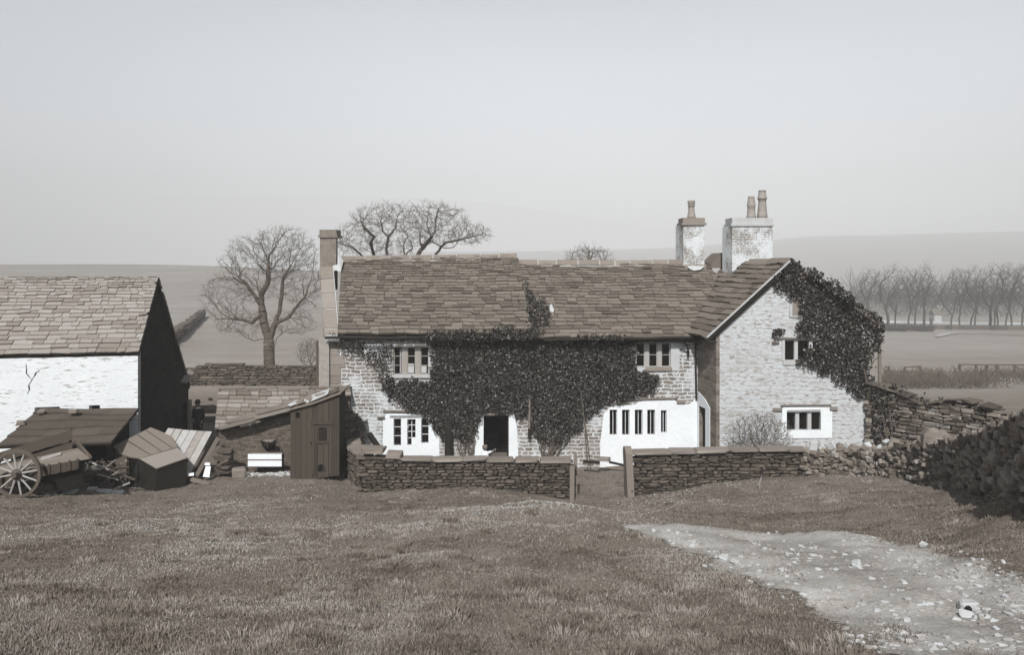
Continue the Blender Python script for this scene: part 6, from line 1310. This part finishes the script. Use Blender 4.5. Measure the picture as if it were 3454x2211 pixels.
# small child at the doorway
Yc = 26.0; cc = (WX(1636, Yc), Yc, WZ(1501, Yc) - 1.0); rzc = math.radians(168)
child = thing('person', 'small child in a white frock reaching one arm out by the open doorway', 'person', cc)
pts = [(0, 0, .46), (0, .01, .60), (0, 0, .72), (0, 0, .79), (0, .0, .83), (0, .015, .91), (-.055, 0, .42), (-.06, .01, .24), (-.06, -.01, .04), (-.06, .06, .02), (.055, 0, .42), (.06, .01, .24), (.06, -.01, .04), (.06, .06, .02), (.10, 0, .73), (.14, .01, .58), (.13, .07, .48), (-.10, 0, .73), (-.20, .03, .76), (-.31, .06, .83)]
ed = [(0, 1), (1, 2), (2, 3), (3, 4), (4, 5), (0, 6), (6, 7), (7, 8), (8, 9), (0, 10), (10, 11), (11, 12), (12, 13), (2, 14), (14, 15), (15, 16), (2, 17), (17, 18), (18, 19)]
def hands2(mb):
    for f in fingers((-.31, .06, .83), (-.8, .15, .4), (0, .2, 1), .85) + fingers((.13, .08, .47), (0, .3, -1), (0, 1, .2), .7): mb.tube([Vector(p) for p in place(f, cc, rzc)], [.009, .008, .007], 6)
chain(pts, [.085, .08, (.085, .07), .04, .045, .078, .05, .038, .032, .028, .05, .038, .032, .028, .036, .028, .022, .036, .03, .026], cc, rzc, 'body', M['skin'], child, 1, ed, hands2)
MB().lathe((cc[0], cc[1], cc[2]), [(.20, .22), (.19, .30), (.15, .45), (.125, .58), (.125, .68), (.10, .755), (.055, .79)], 18).build('frock', M['linen'], child, True)
chain([(-.08, 0, .72), (-.15, .015, .745), (-.24, .045, .79)], [.055, .046, .042], cc, rzc, 'sleeve', M['linen'], child); chain([(.08, 0, .72), (.13, .01, .64), (.145, .02, .56)], [.055, .046, .042], cc, rzc, 'sleeve', M['linen'], child)
hc = place([(0, .012, .915)], cc, rzc)[0]; MB().lathe(hc, [(.05, -.09), (.082, -.05), (.094, 0), (.088, .045), (.06, .08), (.01, .094)], 18).build('hair', M['hair'], child, True)

# ================================================================ GRASS, TRACK STONES
PATCH = [on_ground(a, b) + (c_, d, e_) for a, b, c_, d, e_ in ((120, 1850, 1.6, 1.2, -.22), (60, 2000, 1.2, .9, -.12), (350, 1790, 1.6, .8, .16), (700, 1840, 1.8, .8, .14), (620, 1990, .5, .35, -.25), (1180, 1700, 1.0, .5, -.2), (1330, 1705, .6, .4, -.22), (1500, 1790, 1.6, .7, .15), (2600, 1740, 3.0, 1.3, -.12), (3250, 1830, 1.6, 1.2, -.12), (1000, 2130, .9, .5, .14), (300, 2150, .9, .5, -.14), (2250, 2090, 1.0, .6, -.10), (1750, 2000, 1.2, .7, .10))]
def grass(n, y0, y1, seed, wfac=.0010, hlo=.008, hhi=.028):
    rg = np.random.default_rng(seed); u = rg.random(n); p = -.6; Y = (y0 ** p + u * (y1 ** p - y0 ** p)) ** (1 / p); X = rg.uniform(-1, 1, n) * (.70 * Y + 1.2)
    d = lane_dist(X, Y); pn = fbm(X * .9, Y * .9, 21); tu = vnoise(X * 3.1, Y * 3.1, 33); keep = (d + (vnoise(X * 2.2, Y * 2.2, 5) - .5) * .9 < rg.normal(.20, .26, n)) | ((d > .5) & (vnoise(X * 1.3, Y * 1.3, 77) > .62) & (rg.random(n) < .45))
    keep &= (rg.random(n) < .35 + .9 * pn)
    keep &= ~((Y > 23.7) & (X > -4.9) & (X < 1.9) & (Y < 24.6)) & ~((Y > 27.9))
    X, Y, pn, tu = X[keep], Y[keep], pn[keep], tu[keep]; m = len(X); Z = G(X, Y)
    h = rg.uniform(hlo, hhi, m) * (.55 + .9 * tu) * (1 + .25 * rg.random(m) ** 6 * 4); w = wfac * Y * rg.uniform(.5, 1.1, m)
    a = rg.uniform(0, 2 * math.pi, m); bx_, by_ = np.cos(a) * w, np.sin(a) * w * .6; lx, ly = rg.normal(.015, .35, m) * h, rg.normal(-.05, .35, m) * h
    b0 = np.stack([X - bx_, Y - by_, Z - .01], 1); b1 = np.stack([X + bx_, Y + by_, Z - .01], 1); mid = np.stack([X + lx * .4, Y + ly * .4, Z + h * .6], 1); wq = np.stack([bx_, by_, bx_ * 0], 1) * .7; tp = np.stack([X + lx, Y + ly, Z + h], 1)
    V = np.stack([b0, b1, mid + wq, tp, mid - wq], 1).reshape(-1, 3); i = np.arange(m) * 5
    tri = np.concatenate([np.stack([i, i + 1, i + 2], 1), np.stack([i, i + 2, i + 4], 1), np.stack([i + 4, i + 2, i + 3], 1)]); tone = .40 + .50 * np.exp(-((X - .9) / 2.3) ** 2 - ((Y - 15.4) / 1.3) ** 2) + .75 * (pn - .5) + .45 * (vnoise(X * .28, Y * .28, 55) - .5) - .8 * np.clip(tu - .62, 0, 1) + rg.normal(0, .17, m)  # the bump paints the sunlit bank crest paler into the grass tone
    for gx_, gy_, rx_, ry_, am in PATCH: tone = tone + am * np.exp(-((X - gx_) / rx_) ** 2 - ((Y - gy_) / ry_) ** 2)
    return V, tri, np.tile(tone, 3)
def tufts(k, per, seed):
    rg = np.random.default_rng(seed); Y = (3.8 ** -.6 + rg.random(k) * (26 ** -.6 - 3.8 ** -.6)) ** (1 / -.6); X = rg.uniform(-1, 1, k) * (.70 * Y + 1); o = lane_dist(X, Y) < -.1; X, Y = X[o], Y[o]; k = len(X); r = rg.uniform(.06, .20, k)
    X = np.repeat(X, per); Y = np.repeat(Y, per); R = np.repeat(r, per); a = rg.uniform(0, 6.283, len(X)); q = R * rg.random(len(X)) ** .7; X = X + q * np.cos(a); Y = Y + q * np.sin(a); m = len(X); Z = G(X, Y); h = R * rg.uniform(.15, .5, m); w = .0010 * Y * rg.uniform(.6, 1.2, m)
    lx, ly = np.cos(a) * h * .5 + rg.normal(0, .2, m) * h, np.sin(a) * h * .5 + rg.normal(0, .2, m) * h; b0 = np.stack([X - w, Y, Z - .01], 1); b1 = np.stack([X + w, Y, Z - .01], 1); tp = np.stack([X + lx, Y + ly, Z + h], 1); mid = np.stack([X + lx * .4, Y + ly * .4, Z + h * .6], 1); wq = np.stack([w * .7, w * 0, w * 0], 1)
    V = np.stack([b0, b1, mid + wq, tp, mid - wq], 1).reshape(-1, 3); i = np.arange(m) * 5; tri = np.concatenate([np.stack([i, i + 1, i + 2], 1), np.stack([i, i + 2, i + 4], 1), np.stack([i + 4, i + 2, i + 3], 1)]); tone = np.repeat(rg.choice([.16, .22, .3, .55], k), per) + rg.normal(0, .1, m); return V, tri, np.tile(tone, 3)
def grass_mat():
    m, nt, b = nodes_of('dry_spring_grass'); a = nt.nodes.new('ShaderNodeAttribute'); a.attribute_name = 'tone'
    L(nt, ramp(nt, a.outputs['Fac'], [(.0, .08), (.3, .15), (.55, .22), (.8, .30), (1, .36)]), b.inputs['Base Color']); b.inputs['Roughness'].default_value = .9; b.inputs['Specular IOR Level'].default_value = .1; return m
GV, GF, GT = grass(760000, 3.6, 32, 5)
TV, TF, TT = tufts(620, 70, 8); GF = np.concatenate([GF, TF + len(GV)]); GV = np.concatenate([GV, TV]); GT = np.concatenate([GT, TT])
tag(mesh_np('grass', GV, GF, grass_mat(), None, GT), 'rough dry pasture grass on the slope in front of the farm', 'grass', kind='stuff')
rg = np.random.default_rng(6); mb = MB(); n = 0
while n < 3600:
    px_ = rg.uniform(2090, 3460); py_ = 1775 + (2211 - 1775) * rg.random() ** .8; g_ = on_ground(px_, py_)
    if lane_dist(np.array([g_[0]]), np.array([g_[1]]))[0] < rg.normal(.05, .12) or fbm(np.array([g_[0] * .8]), np.array([g_[1] * .8]), 4)[0] < rg.uniform(.2, .62): continue
    s = .007 + .040 * rg.random() ** 5; stone(mb, (g_[0], g_[1], gz(*g_) + s * .22), (s * 1.5, s * 1.1, s * .75), rotz(rg.uniform(0, 3)) @ rotx(rg.normal(0, .3)), .45, .25, rg); n += 1
tag(mb.build('gravel', M['gravel']), 'pale broken stones strewn over the rough track', 'gravel', kind='stuff')
spots = [(3265, 2068, .20, 'largest round white stone on the track with a dark hollow in its side'), (3260, 2092, .15, 'flat white stone just below the largest stone on the track'), (2890, 1923, .22, 'pointed white stone in the middle of the track'), (3116, 1847, .14, 'white stone at the upper edge of the track, near the right grass bank'), (2640, 1931, .10, 'small round stone with a dark shadow near the left track edge'), (2440, 1900, .18, 'broad white stone on the left edge of the track'), (2480, 1912, .13, 'lesser white stone beside the broad one on the left track edge'), (2592, 1807, .10, 'single pale stone at the far edge of the track below the garden wall'), (2340, 1835, .12, 'pale stone near the far left tip of the track')]
more = [(2940, 1965), (2975, 1958), (2985, 1990), (3050, 1978), (3120, 1945), (2745, 1885), (2580, 1860), (2850, 1880), (2430, 1852), (2330, 1815), (2285, 1806), (2205, 1797), (2257, 1792), (2620, 1800), (3300, 1990), (3390, 2020), (3200, 2040), (3330, 2100), (3360, 2130), (3020, 2085), (2820, 1930), (2770, 1955), (2655, 1955), (3170, 2050), (3060, 2100), (2760, 1930), (2690, 1880), (2560, 1935), (2500, 1885), (2390, 1868)]
for k, (x, y, s, l) in enumerate(spots + [(a, b, rg.uniform(.05, .095), None) for a, b in more]):
    s *= .62; g_ = on_ground(x, y); mb = MB(); stone(mb, (g_[0], g_[1], gz(*g_) + s * .28), (s * 1.25, s, s * (.8 if k != 1 else .35)), rotz(rg.uniform(0, 3)) @ rotx(rg.normal(0, .2)), .35 if k != 2 else .6, .28, rg); o = mb.build('stone', M['palestone'])
    if k == 0:
        h_ = MB(); h_.lathe((g_[0] - s * .32, g_[1] - s * .5, gz(*g_) + s * .3), [(.001, 0), (s * .26, .004), (s * .24, .02), (.001, .03)], 10, Matrix.Rotation(math.pi / 2, 3, 'X')); h_.build('hollow', M['wallcore'], o)
    tag(o, l or 'small pale loose stone lying on the stony track', 'stone', 'loose stones on the track' if not l else 'larger stones on the track')
mb = MB(); g_ = on_ground(2562, 1650); mb.tube([(g_[0], g_[1], gz(*g_) - .02), (g_[0] + .01, g_[1], gz(*g_) + .18), (g_[0] + .06, g_[1], gz(*g_) + .34)], .012, 5); tag(mb.build('stick', M['woodpale']), 'thin pale stick standing in the grass below the right garden wall', 'stick')

# ================================================================ AIR, LIGHT, CAMERA
mb = MB(); mb.box(-5200, 5200, -60, 3200, -60, 290); hz = mb.build('haze', None); hm = bpy.data.materials.new('haze_air'); hm.use_nodes = True; nt = hm.node_tree; nt.nodes.clear()
out = nt.nodes.new('ShaderNodeOutputMaterial'); pv = nt.nodes.new('ShaderNodeVolumePrincipled'); pv.inputs['Color'].default_value = (.965, .972, .98, 1); pv.inputs['Density'].default_value = HAZE; pv.inputs['Anisotropy'].default_value = -0.35; L(nt, pv.outputs[0], out.inputs['Volume'])
hz.data.materials.append(hm); tag(hz, 'pale spring haze lying over the valley', 'haze', kind='stuff')
EL_, AZ = math.radians(43), math.radians(-9.0)       # sun behind the photographer, a little to the left
sd = Vector((math.sin(AZ) * math.cos(EL_), -math.cos(AZ) * math.cos(EL_), math.sin(EL_)))
sl_ = bpy.data.lights.new('sun', 'SUN'); sl_.energy = SUN; sl_.angle = math.radians(.53); sl_.color = (1, .975, .94); so = bpy.data.objects.new('sun', sl_); C.objects.link(so); so.rotation_euler = sd.to_track_quat('Z', 'Y').to_euler()
w = bpy.data.worlds.new('World'); bpy.context.scene.world = w; w.use_nodes = True; nt = w.node_tree; bgn = nt.nodes['Background']; sky = nt.nodes.new('ShaderNodeTexSky'); sky.sky_type = 'NISHITA'; sky.sun_disc = False; sky.sun_elevation = EL_; sky.sun_rotation = math.pi - AZ; sky.dust_density = 3.0; sky.air_density = 1.2; sky.altitude = 200
hs = nt.nodes.new('ShaderNodeHueSaturation'); hs.inputs['Saturation'].default_value = .16; L(nt, sky.outputs[0], hs.inputs['Color'])
tc = nt.nodes.new('ShaderNodeTexCoord'); nz = nt.nodes.new('ShaderNodeTexNoise'); nz.inputs['Scale'].default_value = 1.6; nz.inputs['Detail'].default_value = 5; mp = nt.nodes.new('ShaderNodeMapping'); mp.inputs['Scale'].default_value = (1, 1, 2.2); L(nt, tc.outputs['Generated'], mp.inputs['Vector']); L(nt, mp.outputs[0], nz.inputs['Vector'])
cl = ramp(nt, nz.outputs['Fac'], [(.3, (.90, .935, .965, 1)), (.7, (1.01, 1.04, 1.07, 1))]); mu = nt.nodes.new('ShaderNodeMix'); mu.data_type = 'RGBA'; mu.blend_type = 'MULTIPLY'; mu.inputs[0].default_value = 1; L(nt, hs.outputs[0], mu.inputs[6]); L(nt, cl, mu.inputs[7]); sz = nt.nodes.new('ShaderNodeSeparateXYZ'); L(nt, tc.outputs['Generated'], sz.inputs[0]); zr = ramp(nt, sz.outputs[2], [(.30, (1, 1, 1, 1)), (.62, (.42, .42, .42, 1))]); mz_ = nt.nodes.new('ShaderNodeMix'); mz_.data_type = 'RGBA'; mz_.blend_type = 'MULTIPLY'; mz_.inputs[0].default_value = 1; L(nt, mu.outputs[2], mz_.inputs[6]); L(nt, zr, mz_.inputs[7]); L(nt, mz_.outputs[2], bgn.inputs['Color']); bgn.inputs['Strength'].default_value = SKY
cam = bpy.data.cameras.new('camera'); co = bpy.data.objects.new('camera', cam); C.objects.link(co); co.location = (0, 0, CZ); co.rotation_euler = (math.pi / 2, 0, 0)
cam.sensor_width = 36; cam.lens = 36 * F / 3454; cam.shift_y = -(2211 / 2 - HY) / 3454; cam.shift_x = 0; cam.clip_start = .05; cam.clip_end = 6000
sc = bpy.context.scene; sc.camera = co; sc.render.engine = 'CYCLES'
vs = sc.view_settings; vs.view_transform = 'Standard'; vs.look = 'None'; vs.exposure = EXPO; vs.gamma = 1
sc.cycles.use_denoising = True; sc.cycles.max_bounces = 6; sc.cycles.diffuse_bounces = 3; sc.cycles.glossy_bounces = 2; sc.cycles.volume_bounces = 0; sc.cycles.transparent_max_bounces = 6
sc.cycles.caustics_reflective = False; sc.cycles.caustics_refractive = False; sc.cycles.use_fast_gi = False
